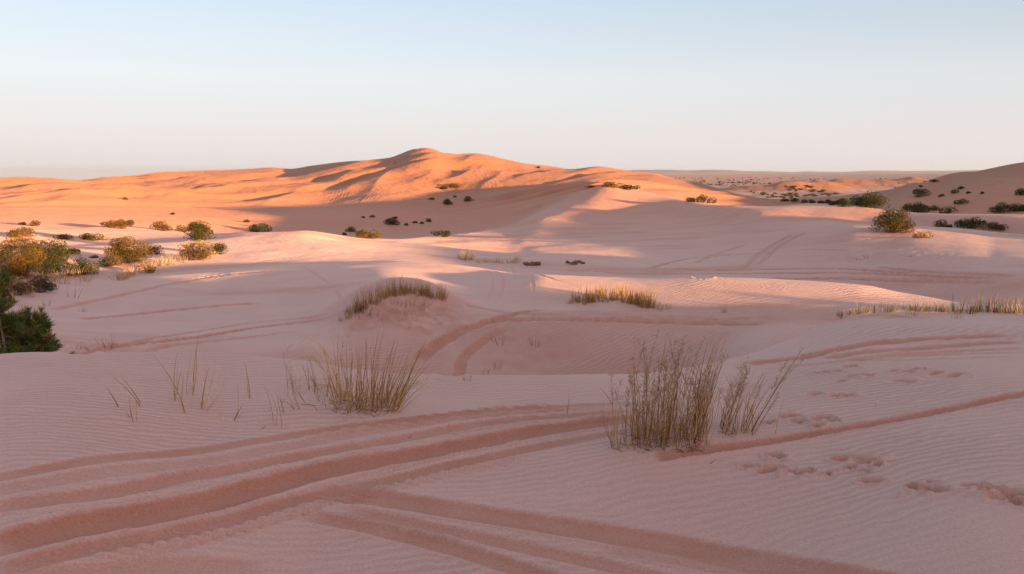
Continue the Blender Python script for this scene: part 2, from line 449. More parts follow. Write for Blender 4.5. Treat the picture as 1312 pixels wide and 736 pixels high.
def footprint(px, py, L=0.16, W=0.09, depth=0.022, ang=None, rim=0.5):
    p = pick(px, py, Zb); ang = random.uniform(-0.5, 0.9) if ang is None else ang
    idx = window(p[0]-2.5*L, p[0]+2.5*L, p[1]-2.5*L, p[1]+2.5*L)
    dx, dy = XX[idx]-p[0], YY[idx]-p[1]
    u = (dx*math.cos(ang)+dy*math.sin(ang))/(L*.55); v = (-dx*math.sin(ang)+dy*math.cos(ang))/(W*.6)
    rad = np.sqrt(u*u+v*v) * (1 + .8*vnoise(XX[idx]/.08, YY[idx]/.08, 9) + .2*vnoise(XX[idx]/.03, YY[idx]/.03, 19))
    depth = depth * .6
    Z[idx] += -depth*np.exp(-rad**3) + rim*depth*np.exp(-((rad-1.55)/.4)**2)
    damp_shade[idx] = np.maximum(damp_shade[idx], 0.75*np.exp(-(rad/1.25)**4))
    smooth_m[idx] = np.maximum(smooth_m[idx], np.exp(-(rad/1.8)**4))
for px, py, L in [(1010,534,.2),(1022,541,.16),(1052,537,.2),(1068,540,.14),(1046,546,.14),(985,542,.14),
                  (990,585,.16),(1000,587,.12),(962,598,.14),(985,604,.18),(998,601,.13),(1015,606,.12),(1028,607,.18),(1040,606,.14),
                  (1078,590,.16),(1095,588,.18),(1110,593,.2),(1124,597,.13),(1090,600,.12),(1108,605,.13),(1062,608,.1),
                  (1115,617,.16),(1170,624,.18),(1188,627,.22),(1192,618,.12),(1200,630,.16),(1245,624,.16),(1262,628,.2),(1280,632,.2),(1296,637,.2),(1306,644,.2),(1285,641,.18),
                  (1088,470,.2),(1094,471,.14),(1050,478,.2),(1070,476,.16),(1146,476,.16),(1166,477,.2),(1160,489,.25),(1176,474,.16),(1092,482,.2),(1110,481,.2),(1078,489,.18),(1042,506,.2),(1086,507,.22),(1070,508,.14),(1180,474,.16),(1200,478,.2),(1225,481,.25),
                  (700,438,.3),(690,442,.25),(668,452,.3),(655,461,.25),(640,440,.3),(630,455,.2)]:
    footprint(px, py, L*.52, L*.27, depth=.046 if py > 520 else .036)

# rubbly, wind-plucked patches (mound front, bank below the right mound)
def rubble(px, py, w, h, amp, red):
    p = pick(px, py, Zb)
    idx = window(p[0]-2*w, p[0]+2*w, p[1]-2*h, p[1]+2*h)
    X, Y = XX[idx], YY[idx]
    m = np.exp(-(((X-p[0])/w)**2+((Y-p[1])/h)**2)**1.5)
    Z[idx] += amp * m * fbm(X/.22, Y/.22, 4, 71)
    damp_shade[idx] = np.maximum(damp_shade[idx], red*m*np.clip(.6+fbm(X/.3, Y/.3, 3, 72), 0, 1))
    smooth_m[idx] = np.maximum(smooth_m[idx], m)
rubble(525, 405, 1.3, 1.3, .05, .9)
rubble(560, 400, 1.0, 1.2, .04, .9)
rubble(480, 412, 1.0, .9, .05, .7)
rubble(1110, 405, .8, 1.0, .04, .8)
rubble(665, 455, 1.0, 1.2, .04, .3)
rubble(155, 352, 1.0, 1.5, .05, .7)
rubble(1105, 328, 2.5, 3, .04, .7)
rubble(1165, 330, 2.5, 3, .03, .6)
rubble(60, 446, 3.0, 1.6, .05, .6)
# dimmer, redder shade of slopes facing the camera, painted into the sand colour
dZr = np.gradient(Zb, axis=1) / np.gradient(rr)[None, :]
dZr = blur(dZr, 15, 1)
slope_shade = np.where(RRg < 30, sstep(.0, .13, dZr), sstep(-.01, .055, dZr)) * sstep(6.5, 9, RRg) * (1 - sstep(90, 140, RRg))
slope_shade = blur(slope_shade, 21, 1)
damp_shade = np.maximum(damp_shade, .55 * slope_shade * np.clip(.8 + .8*fbm(XX/2.5, YY/1.5, 4, 91), 0, 1.2))
damp_shade = np.maximum(damp_shade, .62 * np.clip(3.0*fbm(XX/9, YY/2.6, 4, 95) - .25, 0, 1) * sstep(8, 14, RRg) * (1 - sstep(110, 170, RRg)))
damp_shade = np.clip(damp_shade, 0, 1.2)


# ------------------------------------------------------------------ mesh of the ground
def grid_mesh(name):
    X = XX.ravel(); Y = YY.ravel(); Zz = (Z + EYE).ravel()
    co = np.stack([X, Y, Zz], 1).astype(np.float32)
    co = np.vstack([co, [[0, 0, float(Z[:, 0].mean() + EYE)]]]).astype(np.float32)
    ii = np.arange(NA); jj = np.arange(NR - 1)
    i0 = ii[:, None] * NR + jj[None, :]
    i1 = ((ii + 1) % NA)[:, None] * NR + jj[None, :]
    quads = np.stack([i0, i0 + 1, i1 + 1, i1], -1).reshape(-1, 4)
    c = NA * NR
    tris = np.stack([np.full(NA, c), ii * NR, ((ii + 1) % NA) * NR], -1)
    loops = np.concatenate([quads.ravel(), tris.ravel()]).astype(np.int32)
    starts = np.concatenate([np.arange(len(quads)) * 4, len(quads)*4 + np.arange(NA) * 3]).astype(np.int32)
    me = bpy.data.meshes.new(name)
    me.vertices.add(len(co)); me.vertices.foreach_set('co', co.ravel())
    me.loops.add(len(loops)); me.loops.foreach_set('vertex_index', loops)
    me.polygons.add(len(starts)); me.polygons.foreach_set('loop_start', starts)
    me.update(calc_edges=True)
    me.polygons.foreach_set('use_smooth', np.ones(len(starts), dtype=bool))
    for nm, arr in (('damp_shade', damp_shade), ('wiped', smooth_m)):
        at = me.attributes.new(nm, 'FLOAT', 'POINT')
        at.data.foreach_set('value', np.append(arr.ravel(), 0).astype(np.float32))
    return me

ground_me = grid_mesh('ground')
ground = bpy.data.objects.new('ground', ground_me)
C.objects.link(ground)
ground['kind'] = 'structure'
ground['label'] = 'rippled pink orange dune sand crossed by wheel tracks'


# ------------------------------------------------------------------ materials
def new_mat(name):
    m = bpy.data.materials.new(name); m.use_nodes = True
    nt = m.node_tree; nt.nodes.clear()
    return m, nt


class NB:
    def __init__(s, nt): s.nt = nt
    def n(s, t, **kw):
        nd = s.nt.nodes.new(t)
        for k, v in kw.items():
            if k.startswith('i_'):
                key = k[2:]
                key = int(key) if key.isdigit() else key.replace('_', ' ')
                nd.inputs[key].default_value = v
            else: setattr(nd, k, v)
        return nd
    def l(s, a, b): s.nt.links.new(a, b)
    def math(s, op, a, b=None, c=None, clamp=False):
        nd = s.nt.nodes.new('ShaderNodeMath'); nd.operation = op; nd.use_clamp = clamp
        for i, v in enumerate((a, b, c)):
            if v is None: continue
            if isinstance(v, (int, float)): nd.inputs[i].default_value = v
            else: s.l(v, nd.inputs[i])
        return nd.outputs[0]
    def mix(s, f, a, b, blend='MIX'):
        nd = s.nt.nodes.new('ShaderNodeMix'); nd.data_type = 'RGBA'; nd.blend_type = blend
        for k, v in ((0, f), (6, a), (7, b)):
            if isinstance(v, (int, float)): nd.inputs[k].default_value = v
            elif isinstance(v, tuple): nd.inputs[k].default_value = v if len(v) == 4 else v + (1,)
            else: s.l(v, nd.inputs[k])
        return nd.outputs[2]
    def ramp(s, f, stops, interp='LINEAR'):
        nd = s.nt.nodes.new('ShaderNodeValToRGB'); cr = nd.color_ramp; cr.interpolation = interp
        while len(cr.elements) < len(stops): cr.elements.new(0.5)
        for e, (p, c) in zip(cr.elements, stops):
            e.position = p; e.color = c if len(c) == 4 else tuple(c) + (1,)
        s.l(f, nd.inputs[0]); return nd.outputs[0]
    def maprange(s, v, a, b, c, d):
        nd = s.nt.nodes.new('ShaderNodeMapRange')
        s.l(v, nd.inputs[0])
        for i, x in enumerate((a, b, c, d)): nd.inputs[i+1].default_value = x
        return nd.outputs[0]


def sand_material():
    m, nt = new_mat('sand'); b = NB(nt)
    geo = b.n('ShaderNodeNewGeometry'); pos = geo.outputs['Position']
    damp_shade_a = b.n('ShaderNodeAttribute', attribute_name='damp_shade').outputs['Fac']
    wip = b.n('ShaderNodeAttribute', attribute_name='wiped').outputs['Fac']
    sep = b.n('ShaderNodeSeparateXYZ'); b.l(pos, sep.inputs[0])
    flat = b.n('ShaderNodeCombineXYZ'); b.l(sep.outputs[0], flat.inputs[0]); b.l(sep.outputs[1], flat.inputs[1])
    P = flat.outputs[0]
    ln = b.n('ShaderNodeVectorMath', operation='LENGTH'); b.l(P, ln.inputs[0]); dist = ln.outputs['Value']
    def noise(scale, detail=3, rough=.55, vec=P, dist_=0.0):
        nd = b.n('ShaderNodeTexNoise'); b.l(vec, nd.inputs['Vector'])
        nd.inputs['Scale'].default_value = scale; nd.inputs['Detail'].default_value = detail
        nd.inputs['Roughness'].default_value = rough; nd.inputs['Distortion'].default_value = dist_
        return nd.outputs['Fac']
    # --- colour: pink buff dune sand, redder where turned up and where slope shade is painted in, orange on the far big dune
    n1 = noise(0.35, 5); n2 = noise(3.0, 5); n3 = noise(0.02, 4)
    dry = b.mix(n1, PALE1, PALE2)
    dry = b.mix(b.maprange(n3, .35, .65, 0, 1), dry, b.mix(n1, PALE2, PALE3))
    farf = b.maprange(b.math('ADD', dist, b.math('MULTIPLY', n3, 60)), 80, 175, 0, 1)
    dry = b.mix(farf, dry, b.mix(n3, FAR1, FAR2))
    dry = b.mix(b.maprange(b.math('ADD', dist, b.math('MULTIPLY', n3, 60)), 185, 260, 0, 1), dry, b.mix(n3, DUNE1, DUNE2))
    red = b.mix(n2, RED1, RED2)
    dm = b.math('MULTIPLY', damp_shade_a, b.maprange(n2, .25, .7, .75, 1.1), clamp=True)
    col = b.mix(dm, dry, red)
    # grains
    g1 = noise(260, 2, .7); g2 = noise(1100, 1, .5)
    gr = b.maprange(g1, .3, .7, .88, 1.12)
    col = b.mix(1.0, col, b.ramp(g1, [(.3, (.86, .86, .86)), (.7, (1.12, 1.12, 1.12))]), 'MULTIPLY')
    g3 = noise(70, 3, .75)
    col = b.mix(1.0, col, b.ramp(g3, [(.32, (.86, .85, .85)), (.68, (1.13, 1.14, 1.14))]), 'MULTIPLY')
    # the scrub plain beyond
    plainf = b.maprange(sep.outputs[2], -9.0, -11.0, 0, 1)
    plainf = b.math('MULTIPLY', plainf, b.maprange(dist, 240, 420, 0, 1), clamp=True)
    vr = b.n('ShaderNodeTexNoise'); b.l(P, vr.inputs['Vector']); vr.inputs['Scale'].default_value = .035; vr.inputs['Detail'].default_value = 8; vr.inputs['Roughness'].default_value = .75
    plc = b.ramp(vr.outputs['Fac'], [(.36, (.17, .10, .095)), (.5, (.35, .21, .185)), (.64, (.50, .29, .235))])
    col = b.mix(plainf, col, plc)
    # --- relief: wind ripples
    warp = b.n('ShaderNodeTexNoise'); b.l(P, warp.inputs['Vector']); warp.inputs['Scale'].default_value = 1.3; warp.inputs['Detail'].default_value = 2
    wv = b.n('ShaderNodeVectorMath', operation='MULTIPLY_ADD'); b.l(warp.outputs['Color'], wv.inputs[0]); wv.inputs[1].default_value = (.22, .22, 0); b.l(P, wv.inputs[2])
    def ripples(wavelength, ang, distort, dscale, phase=0):
        mp = b.n('ShaderNodeMapping'); b.l(wv.outputs[0], mp.inputs['Vector'])
        mp.inputs['Rotation'].default_value = (0, 0, ang)
        w = b.n('ShaderNodeTexWave', wave_type='BANDS', bands_direction='Y', wave_profile='SIN'); b.l(mp.outputs[0], w.inputs['Vector'])
        w.inputs['Scale'].default_value = 2*math.pi/20.0/wavelength
        w.inputs['Distortion'].default_value = distort; w.inputs['Detail'].default_value = 2
        w.inputs['Detail Scale'].default_value = dscale; w.inputs['Detail Roughness'].default_value = .45
        return w.outputs['Fac']
    r1 = ripples(.07, R(-14), 4.2, 1.7)
    r2 = ripples(.12, R(-42), 4.0, 1.2)
    r3 = ripples(.26, R(-35), 2.2, .8)
    r4 = ripples(.95, R(-55), 3.0, .5)
    sel = b.maprange(noise(.22, 2), .45, .58, 0, 1)
    nearf = b.maprange(dist, 6.5, 9.5, 1, 0)
    rip = b.math('ADD', b.math('MULTIPLY', r1, b.math('MULTIPLY', nearf, .0066)), b.math('MULTIPLY', r2, b.math('MULTIPLY', b.math('SUBTRACT', 1, nearf), .006)))
    patch = b.maprange(noise(.55, 4), .36, .6, .15, 1.1)
    rip = b.math('MULTIPLY', rip, patch)
    mid = b.math('MULTIPLY', b.maprange(dist, 14, 22, 0, 1), b.maprange(dist, 60, 110, 1, .3))
    rip = b.math('ADD', rip, b.math('MULTIPLY', r3, b.math('MULTIPLY', mid, b.math('MULTIPLY', sel, .009))))
    rip = b.math('ADD', rip, b.math('MULTIPLY', r4, b.math('MULTIPLY', b.maprange(dist, 70, 160, 0, 1), .02)))
    keep = b.math('SUBTRACT', 1, b.math('MULTIPLY', wip, .93), clamp=True)
    rip = b.math('MULTIPLY', rip, keep)
    lump = b.math('MULTIPLY', noise(30, 3, .6), b.math('MULTIPLY_ADD', wip, .006, .0012))
    lump2 = b.math('MULTIPLY', noise(1.1, 4, .6), b.math('MULTIPLY', b.maprange(dist, 10, 60, .1, 1), .06))
    lump3 = b.math('MULTIPLY', noise(.16, 6, .6), b.math('MULTIPLY', b.maprange(dist, 90, 240, 0, 1), .9))
    grain = b.math('MULTIPLY_ADD', g1, .0016, b.math('MULTIPLY', noise(75, 3, .7), b.math('MULTIPLY_ADD', damp_shade_a, .005, .0012)))
    hgt = b.math('ADD', b.math('ADD', rip, lump), b.math('ADD', b.math('ADD', lump2, lump3), grain))
    bump = b.n('ShaderNodeBump'); bump.inputs['Strength'].default_value = 1.0; bump.inputs['Distance'].default_value = 1.0
    b.l(hgt, bump.inputs['Height'])
    # ripple troughs are tinted darker
    tro = b.math('MULTIPLY', b.math('SUBTRACT', 1, b.math('ADD', b.math('MULTIPLY', r1, nearf), b.math('MULTIPLY', r2, b.math('SUBTRACT', 1, nearf)))), b.math('MULTIPLY', keep, b.math('MULTIPLY', patch, .36)), clamp=True)
    tro = b.math('MULTIPLY', tro, b.maprange(dist, 15, 40, 1, .2))
    col = b.mix(tro, col, RIPD)
    bs = b.n('ShaderNodeBsdfPrincipled'); b.l(col, bs.inputs['Base Color']); bs.inputs['Roughness'].default_value = .62; bs.inputs['Diffuse Roughness'].default_value = .6
    bs.inputs['Specular IOR Level'].default_value = .28
    b.l(bump.outputs[0], bs.inputs['Normal'])
    out = b.n('ShaderNodeOutputMaterial'); b.l(bs.outputs[0], out.inputs[0])
    return m

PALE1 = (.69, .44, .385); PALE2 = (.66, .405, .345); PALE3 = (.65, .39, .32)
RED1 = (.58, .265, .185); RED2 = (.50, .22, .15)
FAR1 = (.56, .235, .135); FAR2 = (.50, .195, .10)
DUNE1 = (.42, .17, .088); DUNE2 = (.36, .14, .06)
RIPD = (.38, .22, .185)
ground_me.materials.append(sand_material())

# ------------------------------------------------------------------ blue ridge far beyond the plain
def far_ridge():
    n = 160; V = []; Fc = []
    for i in range(n+1):
        a = R(4) + (R(36)-R(4))*i/n
        hgt = 36 + 34*float(fbm(np.array([i/17.0]), np.array([.3]), 4, 77)[0]) + 22*math.sin(i*.045+1)
        hgt = max(4, hgt) * min(1, i/20.0)
        for rad, z in ((17500, -20), (18600, hgt), (20500, -20)):
            V.append((math.sin(a)*rad, math.cos(a)*rad, z))
    for i in range(n):
        for k in range(2):
            q = i*3+k; Fc.append((q, q+1, q+4, q+3))
    me = bpy.data.meshes.new('hills'); me.from_pydata(V, [], Fc); me.update()
    for p in me.polygons: p.use_smooth = True
    m, nt = new_mat('far_hills'); b = NB(nt)
    nz = b.n('ShaderNodeTexNoise'); nz.inputs['Scale'].default_value = .001
    g = b.n('ShaderNodeNewGeometry'); b.l(g.outputs['Position'], nz.inputs['Vector'])
    bs = b.n('ShaderNodeBsdfPrincipled'); bs.inputs['Roughness'].default_value = 1
    b.l(b.mix(nz.outputs['Fac'], (.24, .19, .24), (.30, .23, .26)), bs.inputs['Base Color'])
    out = b.n('ShaderNodeOutputMaterial'); b.l(bs.outputs[0], out.inputs[0])
    me.materials.append(m)
    o = bpy.data.objects.new('hills', me); C.objects.link(o); o['kind'] = 'structure'
far_ridge()

# ------------------------------------------------------------------ evening air
def haze():
    bpy.ops.mesh.primitive_cube_add(size=1)
    o = bpy.context.object; o.name = 'haze'; o.data.name = 'haze'
    zlo, zhi = -520.0, 75.0
    o.scale = (44000, 44000, zhi-zlo); o.location = (0, 0, (zlo+zhi)/2)
    o['kind'] = 'stuff'
    m, nt = new_mat('haze'); b = NB(nt)
    v = b.n('ShaderNodeVolumePrincipled'); v.inputs['Color'].default_value = (.66, .65, .70, 1); v.inputs['Density'].default_value = HAZE; v.inputs['Anisotropy'].default_value = .2
    out = b.n('ShaderNodeOutputMaterial'); b.l(v.outputs[0], out.inputs['Volume'])
    o.data.materials.append(m)
HAZE = 2.6e-5
haze()

# ------------------------------------------------------------------ world and sun
EXPO = 2.85
GRADK = 1.0 / (0.05 * 2**EXPO)
world = bpy.data.worlds.new('World'); scene.world = world; world.use_nodes = True
wn = NB(world.node_tree); world.node_tree.nodes.clear()
sky = wn.n('ShaderNodeTexSky', sky_type='NISHITA')
sky.sun_disc = False; sky.sun_elevation = SUN_EL
SUN_AZ = math.atan2(TB[0], TB[1])          # clockwise from +Y
sky.sun_rotation = SUN_AZ
sky.altitude = 900; sky.air_density = 1.0; sky.dust_density = 1.0; sky.ozone_density = 1.5
SKY_GAIN = 0.05
tc = wn.n('ShaderNodeTexCoord'); sp = wn.n('ShaderNodeSeparateXYZ'); wn.l(tc.outputs['Generated'], sp.inputs[0])
zz = sp.outputs[2]
# evening haze: pale rose at the horizon, powder blue above
def K(r, g, b): return (r * SKYK, g * SKYK, b * SKYK)
SKYK = 1.0
grad = wn.ramp(zz, [(0.0, K(.81, .755, .77)), (.04, K(.84, .79, .80)), (.11, K(.83, .86, .89)), (.20, K(.65, .78, .91)), (.32, K(.52, .64, .77)), (.6, K(.42, .47, .58)), (1.0, K(.38, .42, .52))])
# the broad warm glow round the low sun
dt = wn.n('ShaderNodeVectorMath', operation='DOT_PRODUCT'); wn.l(tc.outputs['Generated'], dt.inputs[0]); dt.inputs[1].default_value = (float(TB[0]), float(TB[1]), .07)
glow = wn.math('POWER', wn.math('MAXIMUM', dt.outputs['Value'], 0.0), 3.0)
gcol = wn.n('ShaderNodeVectorMath', operation='SCALE'); gcol.inputs[0].default_value = (1.15, .62, .40); wn.l(glow, gcol.inputs['Scale'])
anti = wn.math('MAXIMUM', wn.math('MULTIPLY', dt.outputs['Value'], -1.0), 0.0)      # the air facing the sun is the brighter
lift_ = wn.maprange(zz, .02, .16, 0, 1); amt = wn.math('MULTIPLY_ADD', anti, .26, -.15); fac_ = wn.math('MULTIPLY_ADD', amt, lift_, 1.0)
gm = wn.n('ShaderNodeVectorMath', operation='SCALE'); wn.l(grad, gm.inputs[0]); wn.l(fac_, gm.inputs['Scale']); grad = gm.outputs[0]
gsum = wn.n('ShaderNodeVectorMath', operation='ADD'); wn.l(grad, gsum.inputs[0]); wn.l(gcol.outputs[0], gsum.inputs[1]); grad = gsum.outputs[0]
scl = wn.n('ShaderNodeVectorMath', operation='SCALE'); wn.l(grad, scl.inputs[0]); scl.inputs['Scale'].default_value = GRADK
col = wn.mix(0.94, sky.outputs[0], scl.outputs[0])
bg = wn.n('ShaderNodeBackground'); bg.inputs['Strength'].default_value = SKY_GAIN
wn.l(col, bg.inputs['Color'])
wo = wn.n('ShaderNodeOutputWorld'); wn.l(bg.outputs[0], wo.inputs[0])

sun_d = bpy.data.lights.new('sun', 'SUN'); sun_d.energy = 2.1; sun_d.angle = R(0.9); sun_d.color = (1.0, .64, .30)
sun = bpy.data.objects.new('sun', sun_d); C.objects.link(sun)
sun.location = (TB[0]*60, TB[1]*60, 20)
from mathutils import Vector
dvec = Vector((TB[0]*math.cos(SUN_EL), TB[1]*math.cos(SUN_EL), math.sin(SUN_EL)))
sun.rotation_euler = dvec.to_track_quat('Z', 'Y').to_euler()

# ------------------------------------------------------------------ plants
def plant_mat(name, rough=.8, trans=.25):
    m, nt = new_mat(name); b = NB(nt)
    at = b.n('ShaderNodeAttribute', attribute_name='tint')
    nz = b.n('ShaderNodeTexNoise'); nz.inputs['Scale'].default_value = 30; nz.inputs['Detail'].default_value = 3
    tc_ = b.n('ShaderNodeTexCoord'); b.l(tc_.outputs['Object'], nz.inputs['Vector'])
    v = b.ramp(nz.outputs['Fac'], [(.3, (.75, .75, .75)), (.7, (1.2, 1.2, 1.2))])
    c = b.mix(1.0, at.outputs['Color'], v, 'MULTIPLY')
    bs = b.n('ShaderNodeBsdfPrincipled'); b.l(c, bs.inputs['Base Color']); bs.inputs['Roughness'].default_value = rough
    bs.inputs['Specular IOR Level'].default_value = .2
    tr = b.n('ShaderNodeBsdfTranslucent'); b.l(c, tr.inputs['Color'])
    mx = b.n('ShaderNodeMixShader'); mx.inputs[0].default_value = trans
    b.l(bs.outputs[0], mx.inputs[1]); b.l(tr.outputs[0], mx.inputs[2])
    out = b.n('ShaderNodeOutputMaterial'); b.l(mx.outputs[0], out.inputs[0])
    return m
M_BLADE = plant_mat('dry_grass', .7, .25)
M_LEAF = plant_mat('leaf', .75, .12)
M_WOOD = plant_mat('bark', .9, 0.0)


class MB:
    """collects tubes and leaves into one mesh"""
    def __init__(s): s.v = []; s.f = []; s.c = []; s.n = 0
    def add(s, v, f, c):
        v = np.asarray(v, float); f = np.asarray(f) + s.n
        s.v.append(v); s.f.append(f); s.c.append(np.tile(np.asarray(c, float), (len(v), 1))); s.n += len(v)
    def tube(s, pts, radii, col, sides=3):
        P = np.asarray(pts, float); n = len(P)
        T = np.gradient(P, axis=0); T /= np.linalg.norm(T, axis=1)[:, None] + 1e-9
        ref = np.array([.31, .95, .05]); A = np.cross(T, ref); A /= np.linalg.norm(A, axis=1)[:, None] + 1e-9
        B = np.cross(T, A)
        th = np.arange(sides) * 2*math.pi/sides + random.random()*6
        ring = (A[:, None, :]*np.cos(th)[None, :, None] + B[:, None, :]*np.sin(th)[None, :, None]) * np.asarray(radii)[:, None, None]
        V = (P[:, None, :] + ring).reshape(-1, 3)
        fs = []
        for i in range(n-1):
            for k in range(sides):
                a = i*sides+k; b_ = i*sides+(k+1) % sides
                fs.append([a, b_, b_+sides, a+sides])
        s.add(V, fs, col)
    def ribbon(s, pts, widths, col):
        """folded grass leaf: two strips that meet in a keel"""
        P = np.asarray(pts, float); n = len(P)
        T = np.gradient(P, axis=0); T /= np.linalg.norm(T, axis=1)[:, None] + 1e-9
        a = random.random()*math.pi; ref = np.array([math.cos(a), math.sin(a), 0.02])
        A = np.cross(T, ref); A /= np.linalg.norm(A, axis=1)[:, None] + 1e-9
        N = np.cross(T, A); w = np.asarray(widths)[:, None]
        V = np.concatenate([P - A*w*.5 + N*w*.3, P, P + A*w*.5 + N*w*.3])
        fs = []
        for i in range(n-1):
            fs.append([i, i+n, i+n+1, i+1]); fs.append([i+n, i+2*n, i+2*n+1, i+n+1])
        s.add(V, fs, col)
    def leaves(s, C_, size, cols, aspect=.5):
        """many small four-cornered leaves at random angles"""
        n = len(C_); C_ = np.asarray(C_)
        d = rng.normal(size=(n, 3)); d[:, 2] += .3; d /= np.linalg.norm(d, axis=1)[:, None]
        e = np.cross(d, rng.normal(size=(n, 3))); e /= np.linalg.norm(e, axis=1)[:, None]
        L = (np.asarray(size) * rng.uniform(.6, 1.4, n))[:, None]; W = L*aspect
        V = np.stack([C_-d*L*.5, C_+e*W*.5, C_+d*L*.5, C_-e*W*.5], 1).reshape(-1, 3)
        F_ = (np.arange(n)[:, None]*4 + np.arange(4)[None, :]) + s.n
        s.v.append(V); s.f.append(F_); s.c.append(np.repeat(np.asarray(cols), 4, 0)); s.n += 4*n
    def build(s, name, mat, parent=None, origin=(0, 0, 0)):
        V = np.concatenate(s.v) - np.asarray(origin, float)
        F_ = np.concatenate([np.asarray(f).reshape(-1, 4) for f in s.f])
        me = bpy.data.meshes.new(name)
        me.vertices.add(len(V)); me.vertices.foreach_set('co', V.astype(np.float32).ravel())
        me.loops.add(F_.size); me.loops.foreach_set('vertex_index', F_.astype(np.int32).ravel())
        me.polygons.add(len(F_)); me.polygons.foreach_set('loop_start', (np.arange(len(F_))*4).astype(np.int32))
        me.update(calc_edges=True)
        at = me.attributes.new('tint', 'FLOAT_COLOR', 'POINT')
        c = np.concatenate(s.c); c = np.hstack([c[:, :3], np.ones((len(c), 1))])
        at.data.foreach_set('color', c.astype(np.float32).ravel())
        me.materials.append(mat)
        o = bpy.data.objects.new(name, me); C.objects.link(o)
        if parent is not None: o.parent = parent
        else: o.location = tuple(origin)
        return o


def tag(o, label, cat, group=None, kind=None):
    if label: o['label'] = label
    if cat: o['category'] = cat
    if group: o['group'] = group
    if kind: o['kind'] = kind
    return o

def thing(name, label, cat, loc, group=None):
    o = bpy.data.objects.new(name, None); C.objects.link(o); o.location = tuple(loc); o.empty_display_size = .2
    return tag(o, label, cat, group)

def W3(p): return np.array([p[0], p[1], p[2] + EYE])
def at_px(px, py):
    p = pick(px, py); return W3(p), math.hypot(p[0], p[1])
def vary(c, v=.18):
    k = random.uniform(1-v, 1+v); h = random.uniform(-v*.35, v*.35)
    return (c[0]*k*(1+h), c[1]*k, c[2]*k*(1-h))

STRAW = (.60, .37, .18); PALE = (.74, .52, .34); OLIVE = (.36, .225, .075); BROWN = (.21, .11, .05); DARKB = (.10, .055, .035); TAWNY = (.44, .235, .08)

def curve3(b, t, bend, n=6, sag=0.0):
    """from base b to tip t, bowed sideways by the vector bend; sag droops the tip"""
    s = np.linspace(0, 1, n)[:, None]
    P = b*(1-s) + t*s + np.asarray(bend)*(4*s*(1-s)) 
    P[:, 2] += sag * (s[:, 0]*(1-s[:, 0]))*4
    return P

def blade_px(mb, b, t, col, w=.006, bow=0.0, lift=.0, dr=0.0, ribbon=True, r=None, n=7):
    """a blade between two spots of the photograph, standing at its root's distance"""
    p, rr_ = at_px(*b)
    a, e = ray(*t); r2 = rr_ + dr
    q = np.array([math.sin(a)*r2, math.cos(a)*r2, e*r2 + EYE])
    L = np.linalg.norm(q-p)
    side = np.array([math.cos(a), -math.sin(a), 0])
    P = curve3(p - np.array([0, 0, .02]), q, side*bow*L, n, lift*L)
    s = np.linspace(0, 1, n)
    wd = w * (1 - .85*s**1.5) * (.75 + .25*np.minimum(1, s*6))
    if ribbon: mb.ribbon(P, wd, col)
    else: mb.tube(P, wd*.42, col)
    return P

# ---- the loose tufts of the foreground, blade by blade
def drawn_tuft(label, blades, root, group='loose dune grass tufts on the left of the foreground', w=.0065):
    p, _ = at_px(*root); mb = MB()
    for bl in blades:
        b, t, col = bl[:3]; bow = bl[3] if len(bl) > 3 else random.uniform(-.05, .05)
        blade_px(mb, b, t, vary(col), w, bow, dr=random.uniform(-.08, .08))
        if random.random() < .6:      # a thinner dead blade next to it
            blade_px(mb, (b[0]+random.uniform(-3, 3), b[1]+random.uniform(-2, 1)), (t[0]+random.uniform(-8, 8), t[1]+random.uniform(4, 26)), vary(PALE), w*.55, random.uniform(-.1, .1), dr=random.uniform(-.1, .1))
    o = mb.build('grass_tuft', M_BLADE, None, p)
    return tag(o, label, 'grass tuft', group)
drawn_tuft('small three bladed grass tuft with crossing stems, leftmost on the pale foreground sand',
    [((153,522),(137,497),BROWN,.03),((181,521),(145,484),OLIVE,.08),((182,517),(154,481),OLIVE,.03),((171,541),(165,505),TAWNY,-.03),((174,540),(173,508),STRAW),((170,534),(161,527),STRAW)], (172,540))
drawn_tuft('olive grass tuft with one long blade leaning left, second from the left in front',
    [((238,530),(197,455),OLIVE,.06),((237,528),(216,490),TAWNY,.02),((225,514),(228,448),OLIVE),((224,513),(229,462),TAWNY),((232,516),(235,477),STRAW),((236,530),(222,492),STRAW,.05),((227,506),(233,474),OLIVE,-.05)], (234,529))
drawn_tuft('tall upright grass tuft with two dark blades ending in a point above the dune edge',
    [((239,506),(246,452),OLIVE,-.03),((247,508),(255,424),OLIVE,-.02),((246,506),(251,446),TAWNY,.04),((247,500),(247,452),STRAW)], (244,507))
drawn_tuft('pale straw coloured grass tuft fanning right, right of the tall dark pointed tuft',
    [((257,525),(272,443),PALE,-.04),((259,526),(276,450),STRAW,.05),((258,524),(268,470),OLIVE,-.03),((261,524),(287,465),PALE,.04),((264,528),(281,502),PALE,-.02),((262,526),(290,480),PALE,.09),((285,540),(286,503),PALE,.02),((259,522),(265,462),STRAW)], (261,526))
drawn_tuft('thin bent pair of grass stems standing alone between the pale tuft and the big clump',
    [((320,511),(313,463),TAWNY,.03),((320,509),(316,476),STRAW,-.03)], (320,510))
drawn_tuft('few short leaning stalks low on the sand right of the pale straw tuft',
    [((298,539),(311,518),BROWN),((304,533),(304,492),PALE,.03),((300,536),(318,510),PALE,.05)], (300,538))
drawn_tuft('wispy curved stalks at the left foot of the big olive grass clump',
    [((352,545),(342,498),STRAW,.12),((350,540),(336,490),TAWNY,.06),((361,548),(352,500),STRAW,.04),((347,546),(350,515),PALE)], (351,545))
drawn_tuft('lone dead twig upright in the sand between the two big grass clumps',
    [((726,533),(729,498),BROWN,.02),((725,531),(730,512),BROWN,-.02)], (726,533), group=None)
